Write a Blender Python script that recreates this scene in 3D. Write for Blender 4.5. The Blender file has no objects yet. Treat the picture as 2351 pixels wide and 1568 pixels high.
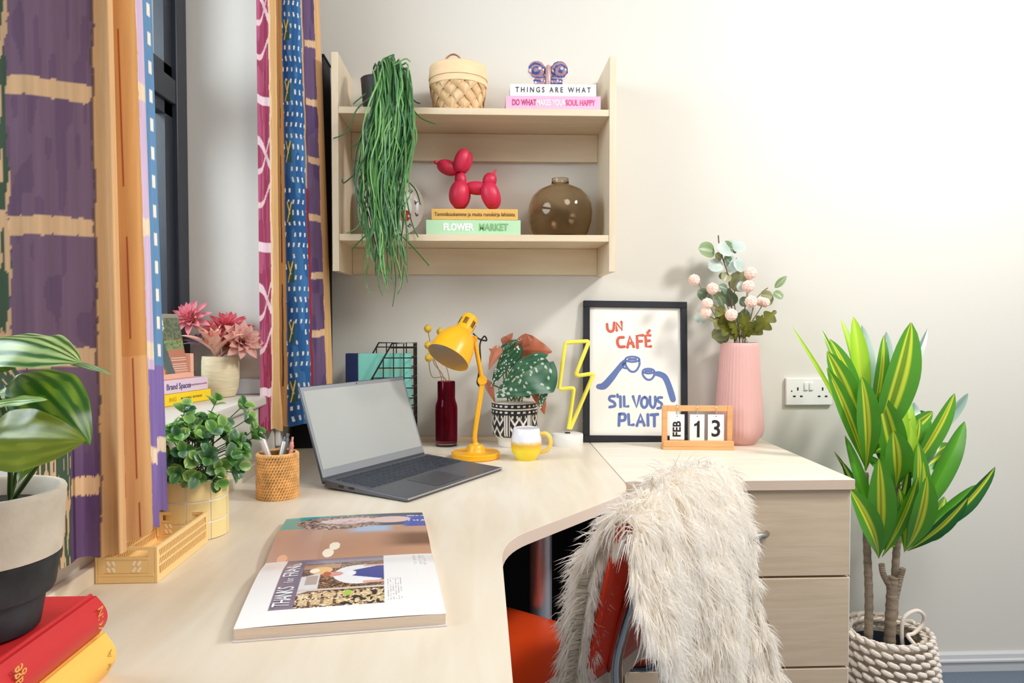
import bpy, bmesh, math, random
import numpy as np
from mathutils import Vector, Matrix, Euler
SC = bpy.context.scene
COL = SC.collection
PI = math.pi
rnd = random.Random(7)

# ------------------------------------------------------------------ camera, world, lamps, exposure
F_PX = 1650.0
CAM = Vector((0, 0, 1.10))
YAW = math.atan(70 / F_PX); PITCH = math.atan(49 / F_PX)
cd = bpy.data.cameras.new('camera'); cam = bpy.data.objects.new('camera', cd); COL.objects.link(cam)
cd.sensor_fit = 'HORIZONTAL'; cd.sensor_width = 36; cd.lens = 36 * F_PX / 2351; cd.clip_start = .02
cam.location = CAM; cam.rotation_euler = (PI / 2 - PITCH, 0, -YAW)
SC.camera = cam
SC.view_settings.view_transform = 'Standard'; SC.view_settings.look = 'None'
SC.view_settings.gamma = 1.0; SC.view_settings.use_curve_mapping = False
SC.view_settings.exposure = 0.16
SC.cycles.max_bounces = 16; SC.cycles.diffuse_bounces = 8; SC.cycles.transmission_bounces = 16
w = bpy.data.worlds.new('daylight'); SC.world = w; w.use_nodes = True
w.node_tree.nodes['Background'].inputs[0].default_value = (1.0, .995, .985, 1)
w.node_tree.nodes['Background'].inputs[1].default_value = 0.46
def area(name, loc, target, size, power, col=(1, 1, 1)):
    l = bpy.data.lights.new(name, 'AREA'); l.shape = 'DISK'; l.size = size; l.energy = power; l.color = col
    o = bpy.data.objects.new(name, l); COL.objects.link(o); o.location = loc
    o.rotation_euler = (Vector(target) - Vector(loc)).to_track_quat('-Z', 'Y').to_euler()
    return o
area('ceiling_lamp_light', (1.75, 1.05, 2.35), (0.95, 1.6, 0.9), .32, 30, (1, .985, .96))
area('room_lamp_light', (0.95, .15, 2.55), (0.25, 1.5, 0.7), .8, 17, (1, .965, .92))
area('window_daylight', (-1.7, .75, 1.9), (-.5, 1.5, 1.3), 1.3, 42, (.88, .94, 1.0))

# ------------------------------------------------------------------ helpers
def lin(c):
    return tuple(((x / 255) / 12.92 if x / 255 <= .04045 else ((x / 255 + .055) / 1.055) ** 2.4) for x in c)
_f = Vector((math.sin(YAW) * math.cos(PITCH), math.cos(YAW) * math.cos(PITCH), -math.sin(PITCH)))
_r = Vector((math.cos(YAW), -math.sin(YAW), 0)); _u = _r.cross(_f)
def ray(px, py): return _f + _r * ((px - 1175.5) / F_PX) - _u * ((py - 784) / F_PX)
def at(px, py, Y):                       # point of the photograph at depth Y
    r = ray(px, py); return CAM + r * (Y / r.y)
def atz(px, py, z):
    r = ray(px, py); return CAM + r * ((z - CAM.z) / r.z)

def nodes_of(name):
    m = bpy.data.materials.new(name); m.use_nodes = True
    nt = m.node_tree; return m, nt, nt.nodes['Principled BSDF']
def N(nt, kind, **kw):
    n = nt.nodes.new(kind)
    for k, v in kw.items():
        if k in n.inputs: n.inputs[k].default_value = v
        else: setattr(n, k, v)
    return n
def add_bump(nt, b, scale, strength, dist=.002, vec=(1, 1, 1), detail=4):
    tc = N(nt, 'ShaderNodeTexCoord'); mp = N(nt, 'ShaderNodeMapping'); mp.inputs['Scale'].default_value = vec
    nz = N(nt, 'ShaderNodeTexNoise'); nz.inputs['Scale'].default_value = scale; nz.inputs['Detail'].default_value = detail
    bp = N(nt, 'ShaderNodeBump'); bp.inputs['Strength'].default_value = strength; bp.inputs['Distance'].default_value = dist
    nt.links.new(tc.outputs['Object'], mp.inputs[0]); nt.links.new(mp.outputs[0], nz.inputs['Vector'])
    nt.links.new(nz.outputs[0], bp.inputs['Height']); nt.links.new(bp.outputs[0], b.inputs['Normal'])
    return nz
_mats = {}
def mat(name, col, rough=.5, metal=0, spec=.5, bump=0, bscale=60, bvec=(1, 1, 1), var=0, vscale=8, vvec=(1, 1, 1), coat=0, sub=0, emit=0, trans=0, ior=1.45, alpha=1):
    if name in _mats: return _mats[name]
    m, nt, b = nodes_of(name); c = lin(col)
    b.inputs['Base Color'].default_value = (*c, 1); b.inputs['Roughness'].default_value = rough
    b.inputs['Metallic'].default_value = metal; b.inputs['Specular IOR Level'].default_value = spec
    b.inputs['Coat Weight'].default_value = coat; b.inputs['IOR'].default_value = ior
    b.inputs['Transmission Weight'].default_value = trans; b.inputs['Alpha'].default_value = alpha
    if emit: b.inputs['Emission Color'].default_value = (*c, 1); b.inputs['Emission Strength'].default_value = emit
    if bump: add_bump(nt, b, bscale, bump, vec=bvec)
    if var:
        tc = N(nt, 'ShaderNodeTexCoord'); mp = N(nt, 'ShaderNodeMapping'); mp.inputs['Scale'].default_value = vvec
        nz = N(nt, 'ShaderNodeTexNoise'); nz.inputs['Scale'].default_value = vscale; nz.inputs['Detail'].default_value = 5
        rp = N(nt, 'ShaderNodeValToRGB'); rp.color_ramp.elements[0].position = .3; rp.color_ramp.elements[1].position = .7
        rp.color_ramp.elements[0].color = (*[x * (1 - var) for x in c], 1); rp.color_ramp.elements[1].color = (*[min(1, x * (1 + var)) for x in c], 1)
        nt.links.new(tc.outputs['Object'], mp.inputs[0]); nt.links.new(mp.outputs[0], nz.inputs['Vector'])
        nt.links.new(nz.outputs[0], rp.inputs[0]); nt.links.new(rp.outputs[0], b.inputs['Base Color'])
    _mats[name] = m; return m
def wood(name, c1, c2, vec=(1, 14, 14), scale=3, rough=.42, weave=0):
    if name in _mats: return _mats[name]
    m, nt, b = nodes_of(name)
    tc = N(nt, 'ShaderNodeTexCoord'); mp = N(nt, 'ShaderNodeMapping'); mp.inputs['Scale'].default_value = vec
    nz = N(nt, 'ShaderNodeTexNoise'); nz.inputs['Scale'].default_value = scale; nz.inputs['Detail'].default_value = 6; nz.inputs['Distortion'].default_value = .7
    n2 = N(nt, 'ShaderNodeTexNoise'); n2.inputs['Scale'].default_value = 2.2; n2.inputs['Detail'].default_value = 2
    mx = N(nt, 'ShaderNodeMath', operation='MULTIPLY_ADD'); mx.inputs[1].default_value = .45
    ad = N(nt, 'ShaderNodeMath', operation='MULTIPLY'); ad.inputs[1].default_value = .6
    rp = N(nt, 'ShaderNodeValToRGB'); rp.color_ramp.elements[0].position = .32; rp.color_ramp.elements[1].position = .68
    rp.color_ramp.elements[0].color = (*lin(c2), 1); rp.color_ramp.elements[1].color = (*lin(c1), 1)
    nt.links.new(tc.outputs['Object'], mp.inputs[0]); nt.links.new(mp.outputs[0], nz.inputs['Vector']); nt.links.new(tc.outputs['Object'], n2.inputs['Vector'])
    nt.links.new(nz.outputs[0], ad.inputs[0]); nt.links.new(n2.outputs[0], mx.inputs[0]); nt.links.new(ad.outputs[0], mx.inputs[2])
    nt.links.new(mx.outputs[0], rp.inputs[0]); nt.links.new(rp.outputs[0], b.inputs['Base Color'])
    b.inputs['Roughness'].default_value = rough
    _mats[name] = m; return m
def amat(name, rough=.6, streak=0, svec=(60, 60, 3), bump=0, bscale=200, trans=0, coat=0, metal=0, spec=.5):
    """printed / dyed surface: colour from the mesh's own colour attribute"""
    if name in _mats: return _mats[name]
    m, nt, b = nodes_of(name); b.inputs['Roughness'].default_value = rough; b.inputs['Coat Weight'].default_value = coat
    b.inputs['Metallic'].default_value = metal; b.inputs['Specular IOR Level'].default_value = spec
    a = N(nt, 'ShaderNodeAttribute', attribute_name='Col'); out = a.outputs['Color']
    if streak:
        tc = N(nt, 'ShaderNodeTexCoord'); mp = N(nt, 'ShaderNodeMapping'); mp.inputs['Scale'].default_value = svec
        nz = N(nt, 'ShaderNodeTexNoise'); nz.inputs['Scale'].default_value = 1; nz.inputs['Detail'].default_value = 4
        mr = N(nt, 'ShaderNodeMapRange'); mr.inputs['From Min'].default_value = .25; mr.inputs['From Max'].default_value = .75
        mr.inputs['To Min'].default_value = 1 - streak; mr.inputs['To Max'].default_value = 1 + streak
        vm = N(nt, 'ShaderNodeVectorMath', operation='SCALE')
        nt.links.new(tc.outputs['Object'], mp.inputs[0]); nt.links.new(mp.outputs[0], nz.inputs['Vector']); nt.links.new(nz.outputs[0], mr.inputs[0])
        nt.links.new(out, vm.inputs[0]); nt.links.new(mr.outputs[0], vm.inputs['Scale']); out = vm.outputs[0]
    nt.links.new(out, b.inputs['Base Color'])
    if bump: add_bump(nt, b, bscale, bump)
    if trans:
        tl = N(nt, 'ShaderNodeBsdfTranslucent'); ms = N(nt, 'ShaderNodeMixShader'); ms.inputs[0].default_value = trans
        nt.links.new(out, tl.inputs[0]); nt.links.new(b.outputs[0], ms.inputs[1]); nt.links.new(tl.outputs[0], ms.inputs[2])
        nt.links.new(ms.outputs[0], nt.nodes['Material Output'].inputs[0])
    _mats[name] = m; return m

class MB:
    """collects shapes, then becomes ONE mesh"""
    def __init__(s): s.v = []; s.f = []; s.c = []
    def add(s, vs, fs, col=None):
        o = len(s.v); s.v += [tuple(x) for x in vs]; s.f += [tuple(i + o for i in q) for q in fs]
        if col is not None:
            c = lin(col); s.c += [c] * len(vs)
        return s
    def box(s, x0, x1, y0, y1, z0, z1, M=None):
        vs = [Vector((x, y, z)) for z in (z0, z1) for y in (y0, y1) for x in (x0, x1)]
        if M is not None: vs = [M @ v for v in vs]
        return s.add(vs, [(0, 2, 3, 1), (4, 5, 7, 6), (0, 1, 5, 4), (2, 6, 7, 3), (0, 4, 6, 2), (1, 3, 7, 5)])
    def prism(s, pts, z0, z1, M=None):
        n = len(pts); vs = [Vector((x, y, z)) for z in (z0, z1) for x, y in pts]
        if M is not None: vs = [M @ v for v in vs]
        return s.add(vs, [tuple(range(n - 1, -1, -1)), tuple(range(n, 2 * n))] + [(i, (i + 1) % n, n + (i + 1) % n, n + i) for i in range(n)])
    def tube(s, pts, r, seg=8, cap=True, closed=False, col=None):
        pts = [Vector(p) for p in pts]; n = len(pts)
        rs = r if isinstance(r, (list, tuple)) else [r] * n
        vs = []; prev = None
        for i, p in enumerate(pts):
            if closed: t = pts[(i + 1) % n] - pts[i - 1]
            else: t = pts[min(i + 1, n - 1)] - pts[max(i - 1, 0)]
            t.normalize()
            if prev is None:
                a = Vector((0, 0, 1)) if abs(t.z) < .9 else Vector((1, 0, 0)); prev = (a - t * a.dot(t)).normalized()
            prev = (prev - t * prev.dot(t)); prev = prev.normalized() if prev.length > 1e-6 else t.orthogonal().normalized()
            b = t.cross(prev)
            for k in range(seg):
                a = 2 * PI * k / seg; vs.append(p + (prev * math.cos(a) + b * math.sin(a)) * rs[i])
        fs = []
        for i in range(n if closed else n - 1):
            j = (i + 1) % n
            for k in range(seg): fs.append((i * seg + k, i * seg + (k + 1) % seg, j * seg + (k + 1) % seg, j * seg + k))
        if cap and not closed: fs += [tuple(range(seg - 1, -1, -1)), tuple((n - 1) * seg + k for k in range(seg))]
        return s.add(vs, fs, col)
    def lathe(s, prof, seg=32, M=None, c=(0, 0), rib=None):
        vs = []; fs = []; n = len(prof)
        for r, z in prof:
            for k in range(seg):
                a = 2 * PI * k / seg; rr = r if rib is None else rib(r, z, a)
                v = Vector((c[0] + rr * math.cos(a), c[1] + rr * math.sin(a), z)); vs.append(M @ v if M is not None else v)
        for i in range(n - 1):
            for k in range(seg):
                fs.append((i * seg + k, i * seg + (k + 1) % seg, (i + 1) * seg + (k + 1) % seg, (i + 1) * seg + k))
        if prof[0][0] > 1e-6: fs.append(tuple(range(seg - 1, -1, -1)))
        if prof[-1][0] > 1e-6: fs.append(tuple((n - 1) * seg + k for k in range(seg)))
        return s.add(vs, fs)
    def ball(s, c, r, M=None, u=16, v=10):
        if not isinstance(r, (tuple, list)): r = (r, r, r)
        vs = []; c = Vector(c); R = M.to_3x3() if M is not None else Matrix.Identity(3)
        for i in range(v + 1):
            t = PI * i / v
            for k in range(u):
                a = 2 * PI * k / u
                vs.append(c + R @ Vector((r[0] * math.sin(t) * math.cos(a), r[1] * math.sin(t) * math.sin(a), r[2] * math.cos(t))))
        fs = [(i * u + k, (i + 1) * u + k, (i + 1) * u + (k + 1) % u, i * u + (k + 1) % u) for i in range(v) for k in range(u)]
        return s.add(vs, fs)
    def mesh(s, name, smooth=True, merge=False):
        me = bpy.data.meshes.new(name); me.from_pydata(s.v, [], s.f)
        if s.c and len(s.c) == len(s.v): set_col(me, np.array(s.c))
        bm = bmesh.new(); bm.from_mesh(me); 
        if merge: bmesh.ops.remove_doubles(bm, verts=bm.verts, dist=1e-6)
        bmesh.ops.recalc_face_normals(bm, faces=bm.faces); bm.to_mesh(me); bm.free()
        if smooth:
            me.polygons.foreach_set('use_smooth', [True] * len(me.polygons)); me.set_sharp_from_angle(angle=math.radians(38))
        me.update(); return me
def set_col(me, rgb):
    a = me.color_attributes.get('Col') or me.color_attributes.new('Col', 'FLOAT_COLOR', 'POINT')
    d = np.ones((len(rgb), 4), np.float32); d[:, :3] = rgb; a.data.foreach_set('color', d.ravel())
def wmat(o):
    m = o.matrix_basis.copy()
    return (wmat(o.parent) @ o.matrix_parent_inverse @ m) if o.parent else m
def obj(name, mb, m, parent=None, world=False, smooth=True, bevel=0, merge=False, solid=0, bseg=2):
    me = mb.mesh(name, smooth, merge) if isinstance(mb, MB) else mb
    o = bpy.data.objects.new(name, me); COL.objects.link(o)
    if m is not None and (not me.materials): me.materials.append(m)
    if parent is not None:
        o.parent = parent
        if world: o.matrix_parent_inverse = wmat(parent).inverted()
    if solid:
        k = o.modifiers.new('solid', 'SOLIDIFY'); k.thickness = solid; k.offset = 0
    if bevel:
        k = o.modifiers.new('bevel', 'BEVEL'); k.width = bevel; k.segments = bseg; k.limit_method = 'ANGLE'; k.angle_limit = math.radians(40)
    return o
def tag(o, label, cat, group=None):
    o['label'] = label; o['category'] = cat
    if group: o['group'] = group
    return o
def thing(name, label, cat, loc=(0, 0, 0), rotz=0, group=None):
    o = bpy.data.objects.new(name, None); COL.objects.link(o); o.location = loc; o.rotation_euler = (0, 0, rotz); o.empty_display_size = .02
    return tag(o, label, cat, group)
def struct(name, mb, m, **kw):
    o = obj(name, mb, m, **kw); o['kind'] = 'structure'; return o
def stuff(o): o['kind'] = 'stuff'; return o
def grid_mesh(name, nu, nv, pf, cf=None, smooth=True):
    """nu x nv vertex sheet; pf(U,V)->(x,y,z) arrays, cf(U,V)->(r,g,b) linear arrays"""
    U, V = np.meshgrid(np.linspace(0, 1, nu), np.linspace(0, 1, nv)); U = U.ravel(); V = V.ravel()
    P = np.stack(pf(U, V), 1).astype(np.float32)
    i = np.arange(nv - 1)[:, None] * nu + np.arange(nu - 1)[None, :]; i = i.ravel()
    q = np.stack([i, i + 1, i + nu + 1, i + nu], 1)
    me = bpy.data.meshes.new(name); me.from_pydata(P.tolist(), [], q.tolist()); me.update()
    if smooth: me.polygons.foreach_set('use_smooth', [True] * len(q))
    if cf is not None: set_col(me, np.stack(cf(U, V), 1))
    return me
def spline(pts, n=8):
    pts = [Vector(p) for p in pts]; out = []
    for i in range(len(pts) - 1):
        p0 = pts[max(i - 1, 0)]; p1 = pts[i]; p2 = pts[i + 1]; p3 = pts[min(i + 2, len(pts) - 1)]
        for k in range(n):
            t = k / n
            out.append(.5 * ((2 * p1) + (p2 - p0) * t + (2 * p0 - 5 * p1 + 4 * p2 - p3) * t * t + (3 * p1 - p0 - 3 * p2 + p3) * t ** 3))
    out.append(pts[-1]); return out
def text(name, s, size, m, parent, loc, rot=(PI / 2, 0, 0), align='CENTER', sx=1, extr=.0003, bold=0, shear=0):
    c = bpy.data.curves.new(name, 'FONT'); c.body = s; c.size = size; c.align_x = align; c.align_y = 'CENTER'; c.extrude = extr; c.offset = bold; c.shear = shear; c.resolution_u = 3
    t = bpy.data.objects.new(name, c); COL.objects.link(t)
    dg = bpy.context.evaluated_depsgraph_get(); me = bpy.data.meshes.new_from_object(t.evaluated_get(dg))
    bpy.data.objects.remove(t); bpy.data.curves.remove(c)
    o = bpy.data.objects.new(name, me); COL.objects.link(o); me.materials.clear(); me.materials.append(m)
    o.parent = parent; o.location = loc; o.rotation_euler = rot; o.scale = (sx, 1, 1); return o
def noise1(x, seed=0):
    r = np.random.RandomState(seed); t = r.rand(512); x = np.asarray(x) % 511; i = np.floor(x).astype(int); f = x - i; f = f * f * (3 - 2 * f)
    return t[i] * (1 - f) + t[(i + 1) % 512] * f
def noise2(x, y, seed=0):
    r = np.random.RandomState(seed); t = r.rand(128, 128); x = np.asarray(x) % 127; y = np.asarray(y) % 127
    i = np.floor(x).astype(int); j = np.floor(y).astype(int); f = x - i; g = y - j; f = f * f * (3 - 2 * f); g = g * g * (3 - 2 * g)
    return (t[i, j] * (1 - f) + t[(i + 1) % 128, j] * f) * (1 - g) + (t[i, (j + 1) % 128] * (1 - f) + t[(i + 1) % 128, (j + 1) % 128] * f) * g
class Paint:
    """flat print laid out on (u,v) arrays, returns linear rgb"""
    def __init__(s, n, col): s.c = np.tile(np.array(lin(col), float), (n, 1))
    def put(s, mask, col, a=1.0):
        k = (np.clip(np.asarray(mask, float), 0, 1) * a)[:, None]; s.c = s.c * (1 - k) + np.array(lin(col)) * k; return s
    def out(s): return s.c[:, 0], s.c[:, 1], s.c[:, 2]
def ss(a, b, x): t = np.clip((x - a) / (b - a), 0, 1); return t * t * (3 - 2 * t)

WALLY = 2.17; DZ = .735
WALL = mat('wall_paint', (215, 211, 202), .7, bump=.05, bscale=220)
WALL_L = mat('wall_paint', (226, 224, 217))
BLACKM = mat('black_satin', (26, 27, 30), .4)
WHITE = mat('white_gloss', (236, 235, 231), .35)
MAPLE = wood('maple_laminate', (227, 210, 182), (213, 192, 160), (1, 10, 10), 3.2)
MAPLE_Y = wood('maple_desk', (231, 222, 206), (217, 202, 178), (9, 1.3, 9), 3.0, .36)
MAPLE_D = wood('maple_drawer', (214, 194, 168), (196, 173, 143), (2, 12, 30), 3.0, .5)
EDGE = mat('edge_band', (233, 214, 200), .5)
# ------------------------------------------------------------------ room
struct('wall_back', MB().box(-.85, 3.4, WALLY, WALLY + .1, 0, 2.6), WALL)
wl = MB(); wl.box(-.80, -.55, 1.85, WALLY, 0, 2.6); wl.box(-.80, -.55, -.6, 1.85, 0, .885); wl.box(-.80, -.55, -.6, 1.85, 2.35, 2.6)
struct('wall_left', wl, WALL)
struct('floor', MB().box(-.8, 3.4, -1.6, WALLY, -.03, 0), mat('blue_grey_carpet', (104, 116, 132), .95, bump=.8, bscale=500, var=.3, vscale=420))
sk = MB(); pr = [(0, 0), (-.014, 0), (-.014, .028), (-.019, .031), (-.019, .036), (-.013, .040), (-.011, .052), (-.004, .058), (0, .058)]
n = len(pr); vs = [(x, WALLY + a, b) for x in (.3, 3.4) for a, b in pr]
sk.add(vs, [tuple(range(n)), tuple(range(2 * n - 1, n - 1, -1))] + [(i, (i + 1) % n, n + (i + 1) % n, n + i) for i in range(n)])
struct('baseboard_back', sk, mat('skirting_paint', (196, 198, 200), .4))
struct('trim_1', MB().box(-.79, -.538, -.6, 1.849, .886, .912), mat('sill_paint', (214, 209, 200), .45), bevel=.006)     # window board
struct('trim_2', MB().box(-.765, -.552, 1.838, 1.8495, .9125, .952), mat('reveal_paint', (214, 222, 228), .5), bevel=.003)
struct('trim_3', MB().box(-.549, -.535, 1.925, 1.957, .765, .885), WHITE, bevel=.004)            # white conduit under the sill
wf = MB()
for a in ((-.785, -.735, 1.79, 1.849), (-.785, -.735, -.6, -.52)): wf.box(*a, .913, 2.349)
wf.box(-.785, -.735, -.52, 1.79, .913, .965); wf.box(-.785, -.735, -.52, 1.79, 2.29, 2.349); wf.box(-.782, -.738, -.52, 1.79, 1.62, 1.68)
win = struct('window_1', wf, mat('window_frame_grey', (44, 49, 58), .4), bevel=.003)
sb = MB()
for (z0, z1) in ((.965, 1.62), (1.68, 2.29)):
    for yy in (1.748, .6): sb.box(-.772, -.748, yy, yy + .042, z0, z1)
    sb.box(-.772, -.748, -.52, 1.79, z0, z0 + .03); sb.box(-.772, -.748, -.52, 1.79, z1 - .03, z1)
obj('sash', sb, mat('window_frame_grey', (44, 49, 58)), win)
GLASS = mat('window_glass', (240, 248, 250), .02, trans=1, ior=1.05)
for (z0, z1) in ((.965, 1.62), (1.68, 2.29)): obj('pane', MB().box(-.762, -.759, -.5, 1.76, z0 + .01, z1 - .01), GLASS, win)

# ------------------------------------------------------------------ desk
def arc(p0, p1, p2, n=8):
    return [((1 - t) ** 2 * p0[0] + 2 * t * (1 - t) * p1[0] + t * t * p2[0], (1 - t) ** 2 * p0[1] + 2 * t * (1 - t) * p1[1] + t * t * p2[1]) for t in [i / n for i in range(n + 1)]]
desk = thing('corner_desk', 'pale maple corner desk with curved cut-out front carrying the open laptop', 'desk', (-.1, 1.4, 0))
edge = arc((.030, 1.085), (.030, 1.175), (.080, 1.232)) + arc((.262, 1.442), (.318, 1.505), (.320, 1.60))
outl = [(-.535, -.25), (.030, -.25)] + edge + [(.320, 2.155), (-.535, 2.155)]
top = obj('desktop', MB().prism(outl, DZ - .0215, DZ), MAPLE_Y, desk, world=True)
eb = MB(); ins = outl[1:-1]
for i in range(len(ins) - 1):
    (x0, y0), (x1, y1) = ins[i], ins[i + 1]; d = Vector((x1 - x0, y1 - y0)).normalized(); nx, ny = d.y * .0012, -d.x * .0012
    eb.add([(x0, y0, DZ - .0225), (x1, y1, DZ - .0225), (x1, y1, DZ - .0006), (x0, y0, DZ - .0006), (x0 + nx, y0 + ny, DZ - .0225), (x1 + nx, y1 + ny, DZ - .0225), (x1 + nx, y1 + ny, DZ - .0006), (x0 + nx, y0 + ny, DZ - .0006)],
           [(4, 5, 6, 7), (3, 2, 6, 7), (0, 1, 5, 4)])
obj('edge_band', eb, EDGE, desk, world=True, smooth=False)
struct('trim_4', MB().box(-.5495, -.5355, -.25, 2.155, DZ - .02, DZ + .024), MAPLE_Y, bevel=.002)     # desk upstands
struct('trim_5', MB().box(-.5495, .320, 2.1555, 2.1695, DZ - .02, DZ + .014), MAPLE, bevel=.002)
STEEL = mat('silver_paint', (205, 208, 214), .3, .7)
obj('leg', MB().lathe([(.045, 0), (.045, .01), (.025, .015), (.025, DZ - .03), (.05, DZ - .028), (.05, DZ - .022)], 24, c=(.133, 1.60)), STEEL, desk, world=True)
obj('leg', MB().lathe([(.045, 0), (.045, .01), (.025, .015), (.025, DZ - .03), (.05, DZ - .028), (.05, DZ - .022)], 24, c=(-.05, .30)), STEEL, desk, world=True)
DARK = mat('charcoal_panel', (24, 22, 21), .6)
obj('modesty_panel', MB().box(-.50, .318, 2.08, 2.098, .02, DZ - .023), DARK, desk, world=True)
obj('modesty_panel', MB().box(-.53, -.512, -.2, 2.08, .02, DZ - .023), DARK, desk, world=True)
obj('end_panel', MB().box(.302, .3185, 1.615, 2.078, .0, DZ - .023), DARK, desk, world=True)

# ------------------------------------------------------------------ drawer unit
ped = thing('drawer_unit', 'pale wood drawer pedestal with bow handles standing against the back wall', 'drawers', (.589, 1.9, 0))
obj('top', MB().box(.3235, .856, 1.604, 2.168, DZ - .0235, DZ), wood('maple_ped_top', (238, 232, 218), (228, 216, 196), (1, 9, 9), 3, .38), ped, world=True, bevel=.0012)
obj('top_edge', MB().box(.324, .8555, 1.6028, 1.604, DZ - .023, DZ - .001), mat('edge_band_tan', (214, 192, 172), .5), ped, world=True)
obj('carcass', MB().box(.327, .850, 1.632, 2.150, .012, DZ - .024), mat('carcass_white', (222, 214, 202), .5), ped, world=True)
zs = [(.711, .510), (.5045, .2975), (.292, .085)]
for z1, z0 in zs:
    d = obj('drawer', MB().box(.3265, .8495, 1.612, 1.631, z0, z1), MAPLE_D, ped, world=True, bevel=.0012)
    obj('drawer_edge', MB().box(.8496, .8512, 1.6125, 1.631, z0, z1), mat('white_edging', (240, 236, 228), .5), ped, world=True)
    zc = z1 - .097; hb = MB()
    pts = [Vector((.588 + .066 * math.sin(t), 1.611 - .028 * max(0, math.cos(t)) ** .7, zc - .004 * math.cos(t))) for t in np.linspace(-PI / 2, PI / 2, 15)]
    hb.tube(pts, [.0035 + .0065 * abs(math.cos(t)) for t in np.linspace(-PI / 2, PI / 2, 15)], 10)
    obj('handle', hb, mat('brushed_nickel', (176, 172, 166), .25, 1), d, world=True)
obj('plinth', MB().box(.335, .845, 1.65, 2.12, 0, .012), DARK, ped, world=True)

# ------------------------------------------------------------------ wall shelf
sh = thing('wall_shelf', 'two tier maple wall shelf unit fixed above the desk', 'shelf', (-.017, WALLY, 1.235))
S0, S1, SF = -.400, .366, 1.955
SHX = MAPLE; SHZ = wood('maple_upright', (228, 212, 186), (214, 194, 164), (10, 10, 1), 3.2)
for x in (S0, S1 - .018): obj('side_panel', MB().box(x, x + .018, SF, WALLY - .0005, 1.232, 1.815), SHZ, sh, world=True, bevel=.001)
TOPZ, LOWZ = 1.6715, 1.332
for z in (TOPZ, LOWZ): obj('shelf_board', MB().box(S0 + .0182, S1 - .0182, SF + .002, WALLY - .001, z - .018, z), SHX, sh, world=True, bevel=.001)
obj('back_rail', MB().box(S0 + .0185, S1 - .0185, WALLY - .018, WALLY - .001, 1.572, TOPZ - .0185), SHX, sh, world=True, bevel=.001)
obj('back_rail', MB().box(S0 + .0185, S1 - .0185, WALLY - .018, WALLY - .001, 1.236, LOWZ - .0185), SHX, sh, world=True, bevel=.001)

# black boxed column in the corner behind the curtain
cc = thing('black_column', 'tall matt black boxed column in the corner behind the patchwork curtain', 'column', (-.49, 2.1, DZ))
obj('casing', MB().box(-.5345, -.442, 2.06, 2.154, DZ + .001, 1.84), mat('matt_black', (14, 14, 15), .7), cc, world=True, bevel=.002)
obj('cap', MB().box(-.5346, -.440, 2.058, 2.1545, 1.8405, 1.846), mat('matt_black', (14, 14, 15)), cc, world=True)

# double wall socket
sk_ = thing('wall_socket', 'white double wall socket with two rocker switches above the drawer unit', 'socket', (1.005, WALLY, .881))
p0, p1 = at(1805, 868, 2.158), at(1912, 930, 2.158); sx0, sx1, sz1, sz0 = p0.x, p1.x, p0.z, p1.z
obj('faceplate', MB().box(sx0, sx1, WALLY - .012, WALLY - .0003, sz0, sz1), WHITE, sk_, world=True, bevel=.0025)
for px in (1851, 1863): a = at(px, 887, 2.156); obj('rocker', MB().box(a.x - .006, a.x + .006, WALLY - .0165, WALLY - .011, a.z - .012, a.z + .012), WHITE, sk_, world=True, bevel=.0015)
for (px, py, hw, hh) in ((1832, 893, .0022, .005), (1889, 893, .0022, .005), (1824, 910, .004, .0024), (1840, 910, .004, .0024), (1881, 910, .004, .0024), (1897, 910, .004, .0024), (1818, 898, .002, .002), (1905, 899, .002, .002)):
    a = at(px, py, 2.157); obj('pin_hole', MB().box(a.x - hw, a.x + hw, WALLY - .0124, WALLY - .011, a.z - hh, a.z + hh), BLACKM, sk_, world=True)

# ------------------------------------------------------------------ curtains
def curtain(name, label, ctrl, z0, z1, nu, nv, shape, colour, seed):
    P = np.array(ctrl, float); sm = spline([Vector((a, b, c)) for a, b, c in P], 10); S = np.array([tuple(v) for v in sm])
    L = np.concatenate([[0], np.cumsum(np.hypot(np.diff(S[:, 0]), np.diff(S[:, 1])))])
    t = np.linspace(0, L[-1], nu); X = np.interp(t, L, S[:, 0]); Y = np.interp(t, L, S[:, 1]); W = np.interp(t, L, S[:, 2])
    def pf(U, V):
        i = np.rint(U * (nu - 1)).astype(int); x = X[i]; y = Y[i]; z = z0 + (z1 - z0) * V + .004 * np.sin(W[i] * 5 + seed) * (1 - V) ** 8
        return shape(x, y, z, W[i])
    def cf(U, V):
        i = np.rint(U * (nu - 1)).astype(int); return colour(W[i], z0 + (z1 - z0) * V, t[i])
    me = grid_mesh(name, nu, nv, pf, cf)
    o = obj(name, me, amat('patchwork_cotton', .85, .16, (110, 110, 4), bump=.12, bscale=350, trans=.12), None)
    return tag(o, label, 'curtain', 'patchwork curtains at the window')
def bars(z, zs, h, e, W):
    k = np.zeros_like(z)
    for q in zs: k = np.maximum(k, (np.abs(z - q + .0015 * np.sin(W * 4 + q * 9)) < h / 2 + .003 * (noise1(W * 30 + q * 50, 3) - .5)).astype(float))
    return k
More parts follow.
